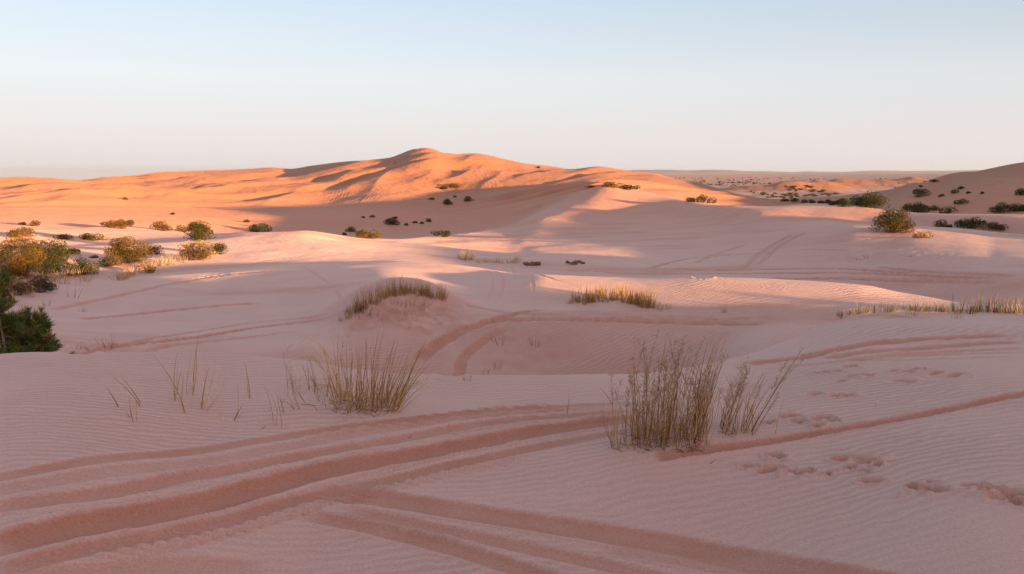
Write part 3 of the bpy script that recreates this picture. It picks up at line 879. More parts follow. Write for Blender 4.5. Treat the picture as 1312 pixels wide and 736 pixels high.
drawn_tuft('lone slim stalk leaning right beside the footprints right of the seeded grass',
    [((993,556),(1004,512),TAWNY,-.03)], (993,556), group=None)
drawn_tuft('tiny broken twig poking out of the sand above the narrow wheel track on the right',
    [((1122,523),(1121,514),BROWN,.0)], (1122,523), group=None)

for n_, (x_, y_, dx_, dy_) in enumerate([(196,508,14,1),(330,548,12,-3),(520,560,9,-4),(300,560,10,2),(905,592,12,-4),(560,512,8,-2),(1035,600,9,-3),(730,590,10,3),(690,548,7,-4)]):
    drawn_tuft(['thin curved twig lying flat left of the second tuft', 'short twig lying on the sand in front of the wispy stalks', 'bit of dead stalk lying below the big olive clump', 'small dead stem lying above the upper wheel track',
        'dead stem lying below the narrow wheel track beside the tall clump', 'short broken stalk lying on the pale dune edge', 'small twig lying among the right hand footprints', 'thin twig lying on ripples left of the tall brown clump', 'tiny stalk bit lying between the twig and the wheel tracks'][n_],
        [((x_, y_), (x_+dx_, y_+dy_), BROWN, .08)], (x_, y_), 'dead twigs lying on the foreground sand', .005)

# ---- the big olive clump on the left of the middle
def big_clump_left():
    p, r = at_px(462, 524)
    t = thing('grass_clump', 'big olive grass clump with arching dead blades on the dune edge left of centre', 'grass clump', p)
    L = MB(); D = MB(); S = MB()
    for i in range(95):      # upright sheaf
        bx = 430 + 46*random.random()**.9; by = random.uniform(508, 530)
        h = random.uniform(40, 112)*random.uniform(.6, 1) if random.random() < .75 else random.uniform(20, 60)
        tx = bx + random.gauss((bx-450)*.3, 11); ty = by - h
        if ty < 418: ty = 418 + random.random()*14
        blade_px(L, (bx, by), (tx, ty), vary(random.choice([OLIVE, OLIVE, TAWNY, STRAW]), .25), random.uniform(.004, .007), random.uniform(-.05, .05), dr=random.uniform(-.15, .15))
    for i in range(95):     # right sheaf leaning outwards
        k = random.random()
        bx = 478 + 34*k + random.uniform(-6, 4); by = random.uniform(514, 531)
        lean = 4 + 32*k + random.gauss(0, 8)
        h = random.uniform(30, 92)
        blade_px(L, (bx, by), (bx+lean, by-h), vary(random.choice([OLIVE, OLIVE, TAWNY, STRAW]), .25), random.uniform(.004, .0075), -random.uniform(0, .06), dr=random.uniform(-.15, .15))
    for i in range(90):     # short dead stuff at the foot
        bx = random.uniform(405, 512); by = random.uniform(505, 530)
        blade_px(D, (bx, by), (bx+random.gauss(0, 14), by-random.uniform(8, 34)), vary(random.choice([STRAW, PALE, BROWN]), .3), .0035, random.uniform(-.2, .2), dr=random.uniform(-.2, .2))
    for b, tt, bow, lift in [((436,505),(388,446),-.02,.35),((440,508),(380,441),-.02,.40),((437,500),(370,462),.0,.30),((430,498),(378,452),.0,.30),((438,503),(396,438),-.05,.25),
                        ((446,496),(383,537),.0,.22),((432,493),(356,542),.0,.30),((440,503),(368,528),.0,.28),((444,508),(432,541),.02,.12),((443,506),(472,541),.0,.15),((452,512),(474,540),.0,.2),
                        ((505,520),(565,492),.0,.26),((508,518),(545,485),.0,.32),((505,524),(556,500),.0,.34),((500,510),(537,487),.0,.1),((425,505),(392,520),.0,.2),((420,512),(374,548),.0,.22),((450,512),(410,537),0,.3)]:
        for k in range(4):
            j = lambda a: (a[0]+random.uniform(-5, 5), a[1]+random.uniform(-4, 4))
            blade_px(D, j(b), j(tt) if tt[1] < 525 else (tt[0]+random.uniform(-4,4), tt[1]), vary(PALE, .15), .0052, bow, lift, dr=random.uniform(-.12, .12), n=11)
    for b, tt in [((372,507),(364,432)),((386,524),(370,462)),((402,505),(398,446)),((383,508),(378,470)),((418,508),(420,470)),((398,500),(388,455)),((392,516),(376,484)),((410,515),(404,478)),((378,524),(366,498)),((433,500),(433,425)),((446,500),(446,409)),((362,530),(356,494)),((412,500),(394,470))]:
        for k in range(2):
            q = (tt[0]+random.uniform(-6, 6), tt[1]+random.uniform(0, 18))
            P = blade_px(S, (b[0]+random.uniform(-3, 3), b[1]), q, vary(random.choice([TAWNY, BROWN, STRAW])), .0045, random.uniform(-.06, .06), dr=random.uniform(-.1, .1), ribbon=False)
            for m_ in range(3):   # side twigs
                i = random.randint(2, 5); e = P[i] + np.array([random.uniform(-.07, .07), random.uniform(-.05, .05), random.uniform(.02, .08)])
                S.tube([P[i], (P[i]+e)/2 + np.array([0, 0, .006]), e], [.0011, .0009, .0005], vary(STRAW))
    for i in range(110):      # matted litter at the foot
        q0, _ = at_px(random.gauss(462, 26), random.gauss(524, 6)); an = random.uniform(0, 6.28); l_ = random.uniform(.03, .11)
        q1 = q0 + np.array([math.cos(an)*l_, math.sin(an)*l_, random.uniform(0, .035)])
        D.ribbon([q0, (q0+q1)/2+np.array([0, 0, .008]), q1], [.004, .004, .002], vary(random.choice([STRAW, PALE, BROWN]), .3))
    L.build('leaves', M_BLADE, t, p); D.build('dead_blades', M_BLADE, t, p); S.build('stalks', M_BLADE, t, p)
big_clump_left()

# ---- the tall seeded clump right of the middle
def seed_head(mb, P, k0, col, n=14, spread=.022):
    """loose panicle of fine branchlets along the top of the stalk"""
    P = np.asarray(P); m_ = len(P)
    for i in range(n):
        s = k0 + (1-k0)*random.random(); x = s*(m_-1); a = int(min(x, m_-2)); f = x-a
        c = P[a]*(1-f)+P[a+1]*f
        d = np.array([random.gauss(0, 1), random.gauss(0, 1), random.uniform(.6, 2.0)]); d /= np.linalg.norm(d)
        l = spread*random.uniform(.5, 1.5)*(1.25-s*.5)
        e = c + d*l
        mb.tube([c, c+d*l*.5, e], [.0007, .0006, .0005], vary(col))
        q = e + rng.normal(size=(3, 3))*.004
        mb.leaves(np.vstack([q, [c+d*l*.6]]), .007, np.array([vary(col, .2) for _ in range(4)]), .45)

def seeded_clump(label, root, spec, nshort):
    p, r = at_px(*root)
    t = thing('seeded_grass_clump', label, 'grass clump', p, 'tall seeded grass clumps right of the centre')
    S = MB(); D = MB(); H = MB()
    for (n, bx0, bx1, by0, by1, h0, h1, l0, l1, cols, headp) in spec:
        for i in range(n):
            k = random.random(); bx = bx0+(bx1-bx0)*k; by = random.uniform(by0, by1)
            h = random.uniform(h0, h1); lean = l0+(l1-l0)*k + random.gauss(0, 9); h *= random.choice([1, 1, .8, .6, .9])
            P = blade_px(S, (bx, by), (bx+lean*h/100, by-h), vary(random.choice(cols), .25), random.uniform(.0035, .006), random.uniform(-.06, .06)-.0006*lean, dr=random.uniform(-.12, .12), ribbon=random.random() < .55, n=8)
            if random.random() < headp: seed_head(H, P, random.uniform(.5, .72), random.choice([(.62,.46,.36), (.50,.36,.26), (.36,.22,.14)]), n=random.randint(16, 34), spread=.03)
            for _q in range(random.choice([0, 1, 1, 2])):      # leaf leaving the stalk
                i0 = random.randint(1, 4); c = P[i0]; d = np.array([random.uniform(-.09, .12), random.uniform(-.08, .08), random.uniform(.06, .2)])
                D.ribbon([c, c+d*.5+np.array([0, 0, .012]), c+d], [.004, .0035, .001], vary(random.choice([STRAW, TAWNY])))
    for i in range(nshort[0]):
        bx = random.uniform(nshort[1], nshort[2]); by = random.uniform(nshort[3], nshort[4])
        blade_px(D, (bx, by), (bx+random.gauss(3, 9), by-random.uniform(15, 65)), vary(random.choice([STRAW, TAWNY, BROWN]), .3), .0038, random.uniform(-.12, .12), dr=random.uniform(-.12, .12))
    for i in range(nshort[0]):      # matted litter at the foot
        q0, _ = at_px(random.uniform(nshort[1], nshort[2]), random.uniform(nshort[3]-2, nshort[4]+3)); an = random.uniform(0, 6.28); l_ = random.uniform(.03, .10)
        q1 = q0 + np.array([math.cos(an)*l_, math.sin(an)*l_, random.uniform(0, .03)])
        D.ribbon([q0, (q0+q1)/2+np.array([0, 0, .008]), q1], [.004, .004, .002], vary(random.choice([STRAW, PALE, BROWN, TAWNY]), .3))
    S.build('stalks', M_BLADE, t, p); D.build('leaves', M_BLADE, t, p)
    if H.n: H.build('seed_heads', M_BLADE, t, p)
seeded_clump('tall dense brown grass clump with feathery seed heads, right of centre', (850,570),
    [(70,809,858,552,577,70,148,4,16,[TAWNY,STRAW,BROWN,TAWNY],.5), (70,850,905,542,568,70,135,12,30,[TAWNY,STRAW,BROWN],.5), (20,885,924,540,552,60,120,22,44,[TAWNY,BROWN],.45)], (190,806,905,545,577))
seeded_clump('sparse seeded grass leaning right, standing right of the tall dense clump', (940,556),
    [(30,922,966,546,560,50,108,30,62,[TAWNY,STRAW,BROWN],.55)], (34,920,964,546,559))
seeded_clump('thin upright stalks at the left foot of the tall dense clump', (794,575),
    [(12,785,806,562,579,45,95,-8,4,[TAWNY,STRAW],.3)], (10,784,800,568,578))

# ---- tufts: a few kinds, copied
def tuft_proto(kind, n, h, spread, cols, w, lean=(0, 0)):
    mb = MB()
    for i in range(n):
        a = random.uniform(0, 2*math.pi); rad = spread*math.sqrt(random.random())*.4
        b = np.array([math.cos(a)*rad, math.sin(a)*rad, -.03])
        hh = h*random.uniform(.45, 1.05); o = random.gauss(0, .22)
        tip = b + np.array([math.cos(a)*rad*.9+random.gauss(0, .1)*h+lean[0]*hh, math.sin(a)*rad*.9+random.gauss(0, .1)*h+lean[1]*hh, hh])
        P = curve3(b, tip, np.array([random.gauss(0, .03), random.gauss(0, .03), 0])*h, 5)
        mb.ribbon(P, w*np.array([.9, 1, .85, .6, .2]), vary(random.choice(cols), .3))
    return mb.build(kind, M_BLADE)

protos = {
    'mound': [tuft_proto('grass_tuft', 26, .50, .30, [OLIVE, TAWNY, BROWN, STRAW], .010) for _ in range(4)],
    'gold': [tuft_proto('grass_tuft', 30, .46, .28, [TAWNY, STRAW, TAWNY, OLIVE], .010) for _ in range(4)],
    'green': [tuft_proto('grass_tuft', 12, .26, .20, [(.17, .15, .055), (.28, .21, .09), OLIVE, (.13, .12, .045)], .008) for _ in range(4)],
    'dry': [tuft_proto('grass_tuft', 24, .5, .5, [STRAW, PALE, BROWN], .012) for _ in range(3)],
    'twig': [tuft_proto('grass_tuft', 11, .35, .35, [DARKB, BROWN, BROWN], .008) for _ in range(3)],
}
used = set()
def put(kind, px, py, hpx, label, group, cat='grass tuft', nominal=None):
    p, r = at_px(px, py)
    src = random.choice(protos[kind])
    if src.name not in used: o = src; used.add(src.name)
    else:
        o = src.copy(); C.objects.link(o)
    hnat = {'mound': .5, 'gold': .46, 'green': .26, 'dry': .5, 'twig': .35}[kind]
    s = hpx * r / F / hnat
    o.location = tuple(p); o.rotation_euler = (0, 0, random.uniform(0, 6.28)); o.scale = (s*random.uniform(.85, 1.1), s*random.uniform(.85, 1.1), s)
    tag(o, label, cat, group); return o

def along(curve, n, jx, jy):
    xs = [c[0] for c in curve]
    out = []
    for i in range(n):
        x = xs[0] + (xs[-1]-xs[0])*(i+random.uniform(.1, .9))/n
        y = float(np.interp(x, xs, [c[1] for c in curve])); h = float(np.interp(x, xs, [c[2] for c in curve]))
        out.append((x+random.gauss(0, jx*1.6), y+random.gauss(0, jy), h*random.choice([.45, .6, .8, 1, 1.1])*random.uniform(.8, 1.15)))
    return out
g = 'grass tufts crowning the round sand mound'
for x, y, h in along([(440,412,12),(452,403,20),(466,396,26),(480,387,26),(495,380,26),(515,376,24),(535,376,22),(552,379,22),(572,386,22)], 46, 1.5, 2.2):
    put('mound', x, y, h, 'dark olive grass tuft in the dense row crowning the round sand mound', g)
for x, y, h in [(500,402,13),(512,412,10),(520,404,14),(531,411,10),(507,392,14),(540,398,11),(517,393,13),(488,412,10),(528,392,12),(548,392,12),(478,405,16),(462,408,16),(470,402,18)]:
    put('twig', x, y, h, 'sparse dead tuft stuck in the bare red flank of the round sand mound', 'dead tufts on the flank of the sand mound')
g = 'golden grass tufts in the row on the low rise'
for x, y, h in along([(732,387,22),(745,388,22),(760,386,22),(775,384,20),(790,384,20),(803,386,22),(818,391,24),(834,394,24)], 44, 1.5, 1.8):
    put('gold', x, y, h, 'golden grass tuft in the row on the low rise right of centre', g)
for x, y, h in [(729,389,9),(842,395,16),(850,397,13),(856,396,10),(846,399,11)]:
    put('dry', x, y, h, 'thin pale tuft at the tail of the golden grass row', 'thin pale tufts beside the golden grass row')
put('gold', 927, 401, 13, 'lone small tuft on the sunlit sand strip right of the golden row', None)
g = 'short green tufts along the crest of the right hand dune'
for x, y, h in along([(1072,406,10),(1084,405,11),(1100,401,12),(1118,400,12),(1145,399,11),(1175,399,10),(1200,399,11),(1218,401,16),(1228,402,18),(1240,402,16),(1250,400,12),(1262,400,16),(1275,400,15),(1290,401,16),(1310,402,17)], 70, 2, 1.0):
    put('green', x, y, h*1.3, 'short green and straw tuft in the line along the crest of the right hand dune', g)
put('twig', 1168, 404, 20, 'single tall dark stem on the crest of the right hand dune', None)
put('twig', 1227, 409, 12, 'dead forked twig just below the crest of the right hand dune', None)
for x, y, h, lb in [(640,441,20,'upright dark tuft in the hollow just right of the twin wheel tracks'), (637,473,15,'small dark tuft low in the hollow above the dune edge'), (622,479,10,'tiny dark tuft left of the small one low in the hollow'), (599,488,13,'leaning twig right where the wheel track meets the dune edge'), (686,443,16,'wiry bare tuft on the right slope of the hollow'),
                    (138,445,19,'dark spiky bare tuft on the shaded flat left of centre'), (100,448,9,'low scrubby tuft right of the small pine'), (112,449,8,'low brown tuft between the small pine and the dark spiky tuft'), (106,400,9,'tiny dark sprig on the shaded slope above the small pine'), (92,382,16,'slim brown tuft below the left hand bushes'), (60,392,9,'tiny grey tuft above the small pine'),
                    (1110,331,6,'low dry tuft on the shaded slope below the round sunlit bush'), (1100,334,5,'lower of two dry tufts on the shaded slope at the right'), (1165,330,5,'faint dry tuft on the shaded slope right of the other two')]:
    put('twig', x, y, h, lb, 'scattered bare tufts')
g = 'dry grass tufts on the slope below the left hand bushes'
for i in range(34):
    x = random.uniform(0, 118); y = 388 - x*.28 + random.uniform(-16, 6)
    put('dry', x, y, random.uniform(8, 14), 'grey straw tuft in the dry patch below the left hand bushes', g)
for i in range(22):
    k = random.random(); x = 146 + k*48; y = 364 - k*20 + random.uniform(-4, 3)
    put('dry', x, y, random.uniform(7, 13), 'dry tuft on the edge of the sand bank left of the shadow line', 'dry tufts on the left sand bank edge')
for i in range(22):
    k = random.random(); x = 200 + k*42; y = 342 - k*8 + random.uniform(-8, 2)
    put('dry', x, y, random.uniform(7, 12), 'pale tuft in the grassy bank between the two golden bushes on the left', 'pale tufts between the golden bushes on the left')
for i in range(14):
    x = random.uniform(614, 668); put('dry', x, 337+random.uniform(-2, 1), random.uniform(6, 10), 'bleached tuft in the thin row at the foot of the shaded slope behind centre', 'bleached tufts at the foot of the shaded slope')
for i in range(8):
    x = random.uniform(588, 607); put('dry', x, 333+random.uniform(-2, 1), random.uniform(10, 17), 'brown tuft in the small stand behind the sunlit dune at centre', 'brown tufts behind the sunlit dune')
for s_ in protos.values():
    for o in s_:
        if o.name not in used: bpy.data.objects.remove(o)

# ---- bushes
GOLD = (.20, .098, .014); GOLD2 = (.15, .085, .016); GREEN = (.045, .06, .02); DKGREEN = (.03, .042, .016); OLV = (.09, .062, .016); DRYB = (.20, .115, .05); BRN = (.12, .07, .035)
KINDS = {'gold': [GOLD, GOLD2, OLV], 'olive': [OLV, GOLD2, GREEN], 'dark': [GREEN, DKGREEN, OLV], 'dry': [DRYB, BRN, STRAW], 'brown': [BRN, GREEN, DRYB]}
def bush(px, py, wpx, hpx, kind, label, group, r=None, dens=1.0):
    if r is None: p, r = at_px(px, py)
    else:
        a, e = ray(px, py); x, y = math.sin(a)*r, math.cos(a)*r; p = np.array([x, y, ground_z(x, y)+EYE])
    k_ = 1.12 if wpx > 12 else .82
    w = wpx*k_*r/F; h = max(hpx*k_*r/F, .12)
    t = None
    cols = KINDS[kind]
    nl = int(np.clip(wpx*hpx*8*dens, 200, 15000))
    leaf = max(.035, 1.25*r/F)
    ncl = int(np.clip(wpx*hpx/14, 6, 60))
    fol = MB(); st = MB()
    cents = []
    for i in range(ncl):
        # clumps stand on branches that fan up and out from the root
        a = random.uniform(0, 2*math.pi); k = math.sqrt(random.random())
        rx = k*w*.42; zz_ = h*(.12 + .74*random.random()*math.sqrt(max(0.05, 1-k*k*.85)))
        if h/w < .3: zz_ = h*random.uniform(.25, .8)
        c = np.array([math.cos(a)*rx, math.sin(a)*rx*.8, zz_]); cents.append(c)
        root = np.array([math.cos(a)*rx*.18, math.sin(a)*rx*.15, -.03])
        P = curve3(root, c, np.array([math.cos(a), math.sin(a), 0])*(.04*w), 4)
        rd = max(.003, .0065*h)
        st.tube(P, [rd, rd*.8, rd*.6, rd*.3], vary(BRN if kind != 'dry' else DRYB))
        # stray twig beyond the leaves
        if random.random() < .6:
            e_ = c*1.0 + np.array([random.gauss(0, .08)*w, random.gauss(0, .08)*w, random.uniform(.05, .22)*h]); st.tube([c, (c+e_)/2, e_], [rd*.3, rd*.25, rd*.12], vary(BRN))
            fol.leaves((c + (e_-c)*rng.random((6, 1))) + rng.normal(size=(6, 3))*leaf*.5, leaf*.8, np.array([vary(cols[0]) for _ in range(6)]))
    per = nl//ncl
    for c in cents:
        sg = min(w, h*1.8)*.5/math.sqrt(ncl)*1.2
        q = rng.normal(size=(per, 3)); q /= (np.linalg.norm(q, axis=1)[:, None]+.35)
        q = c + q*np.array([1.5, 1.4, 1.0])*sg*1.45
        q[:, 2] = np.maximum(q[:, 2], .02)
        col = np.array(random.choice(cols)); cc = col[None, :]*rng.uniform(.75, 1.22, (per, 1))*random.uniform(.8, 1.15)
        fol.leaves(q, leaf, cc, .6)
    t = thing('desert_bush', label, 'bush', p, group)
    o = fol.build('foliage', M_LEAF, t, (0, 0, 0)); o.rotation_euler = (0, 0, 0)
    st.build('stems', M_WOOD, t, (0, 0, 0))
    return t

GL = 'bushes on the sunlit flats at the left'; GD = 'bushes in and above the shaded basin'; GR = 'bushes on the dunes at the right'; GH = 'small bushes on the right hand hill'; GB = 'small bushes on the slopes of the big dune'
B = [
 (24,358,52,52,'gold','big golden yellow bush touching the left edge of the picture',GL),
 (66,350,56,40,'dark','dark green bush with golden top right of the big golden one',GL),
 (106,352,28,17,'dark','sparse dark bush trailing right of the dark green one',GL),
 (166,337,46,31,'gold','round golden bush alone right of the dark bushes',GL),
 (143,341,22,15,'brown','low dark bush against the left foot of the round golden bush',GL),
 (196,326,17,10,'gold','small golden bush right beside the round golden bush',GL),
 (256,309,32,26,'olive','dense olive brown bush standing tallest behind the dry bush',GL),
 (253,333,40,25,'dry','pale dry bush in front of the dense olive bush',GL),
 (280,326,19,13,'olive','small olive bush right of the pale dry bush',GL),
 (155,293,40,9,'gold','low wide golden mat of bush on the far sunlit flat',GL),
 (206,295.5,20,9,'gold','low golden bush right of the wide golden mat',GL),
 (234,297,16,6,'gold','flat golden bush just left behind the dense olive bush',GL),
 (28,304,26,10,'gold','low golden bush on the flat above the big golden bush',GL),
 (50,289.5,17,4,'brown','thin flat bush farthest on the left flat',GL),
 (27,288.5,9,4,'brown','tiny bush farthest left on the far flat',GL),
 (82,306.5,20,5,'gold','left part of two low golden mats side by side on the flat',GL),
 (107,307,24,5,'gold','right part of two low golden mats side by side on the flat',GL),
 (127,308,14,6,'gold','small golden hummock bush right of the two low mats',GL),
 (94,326,12,10,'gold','little golden bush with few branches above the trailing dark bush',GL),
 (120,331,9,4,'brown','tiny low bush between the little golden and the round golden bush',GL),
 (18,378,34,20,'dry','grey dry bush below the big golden bush at the left edge',GL),
 (50,374,34,17,'brown','grey brown scrubby bush below the dark green bush',GL),
 (4,392,16,20,'olive','small green bush cut by the left edge just above the pine',GL),
 (189,350,13,10,'dry','small brown dry bush on the lip of the left sand bank',GL),
 (333,297,24,9,'dark','dark low bush where the sunlit dune crest begins',GD),
 (326,291,6,4,'dark','tiny dark bush behind the one at the start of the dune crest',GD),
 (470,306,30,10,'gold','wide golden bush just behind the sunlit dune crest',GD),
 (450,297,11,6,'dark','small dark bush up left of the wide golden one in the basin',GD),
 (441,301,6,3,'dark','tiny dark bush at the left of the golden one in the basin',GD),
 (502,288,20,8,'dark','dark olive bush in the middle of the shaded basin',GD),
 (506,280,6,3,'dark','tiny dark bush right above the one in the middle of the basin',GD),
 (520,289,6,3,'brown','leftmost speck of bush in the short row in the shaded basin',GD),
 (532,286,7,3,'brown','second speck of bush in the short row in the shaded basin',GD),
 (541,287,6,3,'brown','third speck of bush in the short row in the shaded basin',GD),
 (549,284.5,8,4,'brown','rightmost speck of bush in the short row in the shaded basin',GD),
 (465,279.5,4,2,'brown','left one of two specks of bush high on the basin floor',GD),
 (477,278.5,7,3,'brown','right one of two specks of bush high on the basin floor',GD),
 (564,303.5,28,6,'dark','low dark bush peeping over the sunlit crest at centre',GD),
 (683,340,24,4,'brown','flat dark bush right of the bleached tufts at the slope foot',GD),
 (735,338.5,30,3,'brown','long flat strip of bush farther right at the slope foot',GD),
 (569,242.5,10,5,'dark','left dark bush in the bowl high on the big dune',GB),
 (582,240,14,5,'brown','right dark bush in the bowl high on the big dune',GB),
 (574,262,11,9,'gold','golden brown bush at the shadow edge below the dune bowl',GB),
 (553,256,8,3,'gold','small golden bush left of the one at the shadow edge',GB),
 (600,258,11,6,'olive','small olive bush right of the one at the shadow edge',GB),
 (582,253,4,2.5,'brown','tiny bush above the golden brown one under the dune bowl',GB),
 (785,240.5,22,6,'gold','golden bush on the sunlit shoulder above the sharp crest',GB),
 (757,240.5,13,3,'gold','flat golden bush left of the one on the sunlit shoulder',GB),
 (804,243.5,28,5,'olive','long low bush right of the golden one on the sunlit shoulder',GB),
 (689,215.5,5,2.5,'brown','tiny bush on the skyline right of the summit',GB),
 (885,259,12,6,'olive','small olive bush on the lit crest right of the sharp dune',GB),
 (903,260,19,8,'dark','darker bush beside the small olive one on the lit crest',GB),
 (160,256,6,3,'brown','tiny bush on the far left orange slope',GB),
 (222,275.5,5,3,'brown','tiny bush at the foot of the orange dune on the left',GB),
 (316,285,6,4,'brown','tiny bush at the left end of the basin shadow',GB),
 (1142,298,41,27,'olive','round olive gold bush on the near crest at the right',GR),
 (1119,267,33,18,'dark','large dark green bush behind the right hand crest',GR),
 (1083,265,13,11,'dark','dark bush standing apart left of the large dark green one',GR),
 (1098,263,15,8,'dark','low dark bush between the apart one and the large dark green one',GR),
 (1179,272,36,11,'olive','wide yellowish olive bush right of the large dark green one',GR),
 (1213,274,13,7,'dark','small dark bush right of the yellowish olive one',GR),
 (1289,272,30,10,'dark','dark green bush near the right edge below the hill',GR),
 (1310,270,12,8,'dark','dark green bush cut by the right edge below the hill',GR),
 (1203,290.5,13,6,'dark','small dark green bush in the dip right of the round bush',GR),
 (1216,291,9,3,'dark','tiny dark bush in the dip right of the small dark green one',GR),
 (1244,292,30,11,'dark','wide dark green bush on the near crest at the right',GR),
 (1268,293.5,17,6,'brown','brown bush right of the wide dark green one on the near crest',GR),
 (1281,294.5,14,5,'olive','pale olive bush at the right end of the row on the near crest',GR),
 (1181,305,17,7,'dry','dry brown bush in front of the near crest right of the round bush',GR),
 (1185,251,22,6,'brown','reddish brown bush low on the right hand hill',GH),
 (1176,253,8,3,'brown','small bush at the left foot of the reddish brown one on the hill',GH),
 (1222,248,9,5,'brown','small bush in the middle of the right hand hill',GH),
 (1231,242.5,8,3,'brown','flat bush above the middle one on the right hand hill',GH),
 (1232,261.5,15,4,'brown','flat wide bush at the foot of the right hand hill',GH),
 (1241,248,4,2.5,'dark','tiny bush right of the middle one on the hill',GH),
 (1258,248.5,4,2.5,'dark','tiny bush farther right on the hill slope',GH),
 (1308,250,11,8,'dark','dark bush on the hill at the right edge',GH),
 (1196,233.5,12,3,'brown','bush row on the skyline foot of the right hand hill',GH),
 (1180,240,4,2.5,'brown','tiny bush left below the skyline of the right hand hill',GH),
 (1206,252,5,3,'brown','tiny bush between the reddish brown one and the middle of the hill',GH),
]
for b_ in B: bush(*b_)
for i, (x, y) in enumerate([(1005,257.5),(1018,258),(1030,259),(1040,259.5),(1052,260),(1061,260),(1073,260.5),(1066,262)]):
    bush(x, y+1, 10, 4.5, 'dark', 'low dark bush in the broken line behind the right hand crest', 'dark bushes in line behind the right hand crest')

# scrub dotted over the plain: a few kinds, copied
pl_protos = []
for k in range(5):
    fol = MB(); n = 220; w = 1.6
    for c in range(5):
        cc = np.array([random.uniform(-.6, .6), random.uniform(-.5, .5), random.uniform(.3, .8)])
        q = rng.normal(size=(n//5, 3))*np.array([.35, .35, .25])+cc; q[:, 2] = np.maximum(q[:, 2], 0)
        fol.leaves(q, .28, np.array([(.05, .042, .024)])*rng.uniform(.6, 1.6, (n//5, 1)), .7)
    pl_protos.append(fol.build('plain_bush', M_LEAF))
gp = 'scrub bushes dotted over the far plain'
cnt = 0; tries = 0
while cnt < 170 and tries < 6000:
    tries += 1
    px = random.uniform(850, 1235); py = random.uniform(236, 262) if random.random() < .6 else random.uniform(223.5, 236)
    q = pick(px, py); r = math.hypot(q[0], q[1])
    if r < 290 or r > 2600 or q[2] > -9.5: continue
    if vnoise(np.array([q[0]/40.]), np.array([q[1]/120.]), 5)[0] < .0: continue
    o = pl_protos[cnt] if cnt < 5 else pl_protos[cnt % 5].copy()
    if cnt >= 5: C.objects.link(o)
    s = random.uniform(.6, 1.15) * (1 + r/2600.0)
    p = W3(q); o.location = tuple(p); o.scale = (s*random.uniform(1, 1.8), s, s*.9); o.rotation_euler = (0, 0, 0)
    tag(o, 'tiny dark scrub bush dotted on the flat plain far behind the dunes', 'bush', gp)
    cnt += 1

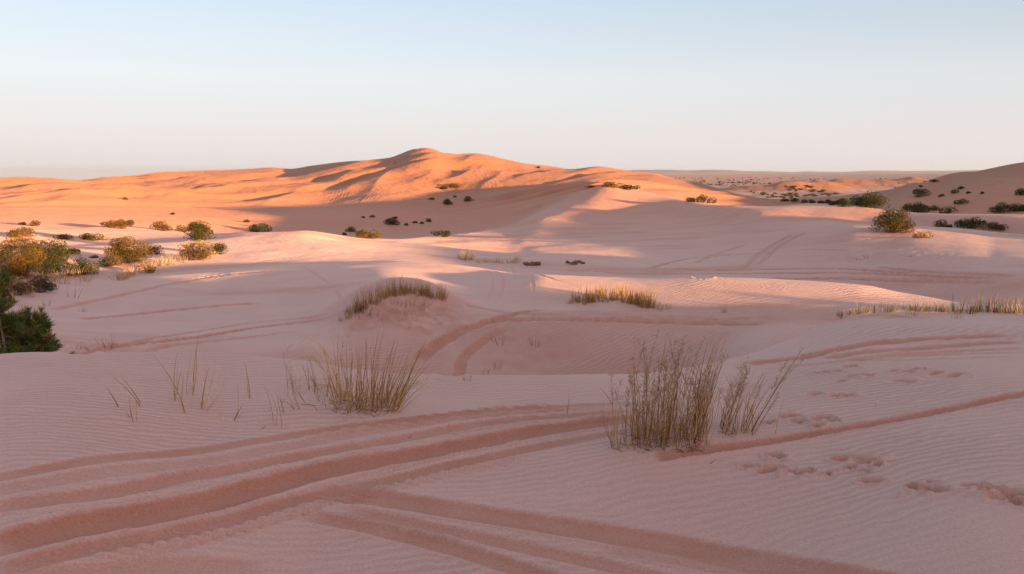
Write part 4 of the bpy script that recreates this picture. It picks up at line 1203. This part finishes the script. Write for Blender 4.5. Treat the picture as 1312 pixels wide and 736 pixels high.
# ---- the small pine at the left edge
def pine(px, r, hgt, spread, label, nbr, seed):
    global rng
    random.seed(seed); rng = np.random.RandomState(seed)
    a, _ = ray(px, 440); x, y = math.sin(a)*r, math.cos(a)*r; p = np.array([x, y, ground_z(x, y)+EYE])
    t = thing('pine_tree', label, 'pine tree', p, 'young pines at the left edge')
    T = MB(); Bm = MB(); N = MB()
    stems = []
    for s_ in range(3):
        ax = random.uniform(-.3, .3)*spread; P = curve3(np.array([ax*.3, 0, -.05]), np.array([ax+random.uniform(-.1, .1), random.uniform(-.2, .2), hgt*random.uniform(.8, 1.0)]), np.array([random.uniform(-.06, .06), 0, 0]), 8)
        T.tube(P, np.linspace(.045, .010, 8), (.33, .25, .17), 6); stems.append(P)
    def shoot(c, d, L):
        """upturned shoot thick with needles"""
        d = d/np.linalg.norm(d); e = c + d*L
        Bm.tube([c, (c+e)/2, e], [.006, .004, .003], (.18, .12, .07), 3)
        n = int(70*L/.14)
        s = rng.random(n)[:, None]; base = c + (e-c)*s
        q = np.cross(np.tile(d, (n, 1)), rng.normal(size=(n, 3))); q /= np.linalg.norm(q, axis=1)[:, None]
        nd = q*.8 + d[None, :]*rng.uniform(.5, 1.3, (n, 1)); nd /= np.linalg.norm(nd, axis=1)[:, None]
        nl_ = rng.uniform(.05, .085, (n, 1)); W_ = np.cross(nd, rng.normal(size=(n, 3))); W_ /= np.linalg.norm(W_, axis=1)[:, None]; wd = .0042
        V = np.stack([base-W_*wd, base+W_*wd, base+nd*nl_+W_*wd*.35, base+nd*nl_-W_*wd*.35], 1).reshape(-1, 3)
        F_ = np.arange(n)[:, None]*4+np.arange(4)[None, :]+N.n
        base_c = np.array(random.choice([(.12, .15, .035), (.17, .18, .04), (.25, .20, .06), (.08, .11, .035)]))
        N.v.append(V); N.f.append(F_); N.c.append(np.repeat(base_c[None, :]*rng.uniform(.7, 1.4, (n, 1)), 4, 0)); N.n += 4*n
    for i in range(nbr):
        P = random.choice(stems); k = random.uniform(.12, .97); xk = k*7; j = min(int(xk), 6); c = P[j]*(1-(xk-j))+P[j+1]*(xk-j)
        az_ = random.uniform(0, 2*math.pi); ln = spread*(.95-.65*k)*random.uniform(.45, 1.0)
        e = c + np.array([math.cos(az_)*ln, math.sin(az_)*ln, ln*random.uniform(.1, .6)])
        Q = curve3(c, e, np.array([0, 0, -.12])*ln, 6)
        Bm.tube(Q, np.linspace(.013, .005, 6), (.24, .17, .11), 4)
        for m_ in range(9):
            f = random.uniform(.35, 1.0)*5; j2 = min(int(f), 4); c2 = Q[j2]*(1-(f-j2))+Q[j2+1]*(f-j2)
            d = np.array([random.gauss(math.cos(az_)*.5, .5), random.gauss(math.sin(az_)*.5, .5), random.uniform(.6, 1.6)])
            shoot(c2, d, random.uniform(.09, .2))
    for P in stems:
        for m_ in range(7): shoot(P[-1]-np.array([0, 0, .05*m_]), np.array([random.gauss(0, .5), random.gauss(0, .5), 1.4]), random.uniform(.12, .22))
    T.build('trunk', M_WOOD, t); Bm.build('branches', M_WOOD, t); N.build('crown', M_LEAF, t)
pine(18, 12.0, 1.66, .95, 'small bushy dark green pine with pale bare trunk at the left edge', 92, 3)
pine(-17, 12.5, 1.8, .6, 'taller young pine mostly cut off by the left edge', 60, 5)
p_, r_ = at_px(79, 457)
bush(70, 462, 34, 16, 'dry', 'dry scrub at the right foot of the small pine', None, r=9.6)


vs = scene.view_settings
vs.view_transform = 'Standard'; vs.look = 'None'; vs.gamma = 1; vs.exposure = EXPO; vs.use_curve_mapping = False
scene.cycles.max_bounces = 6; scene.cycles.diffuse_bounces = 4
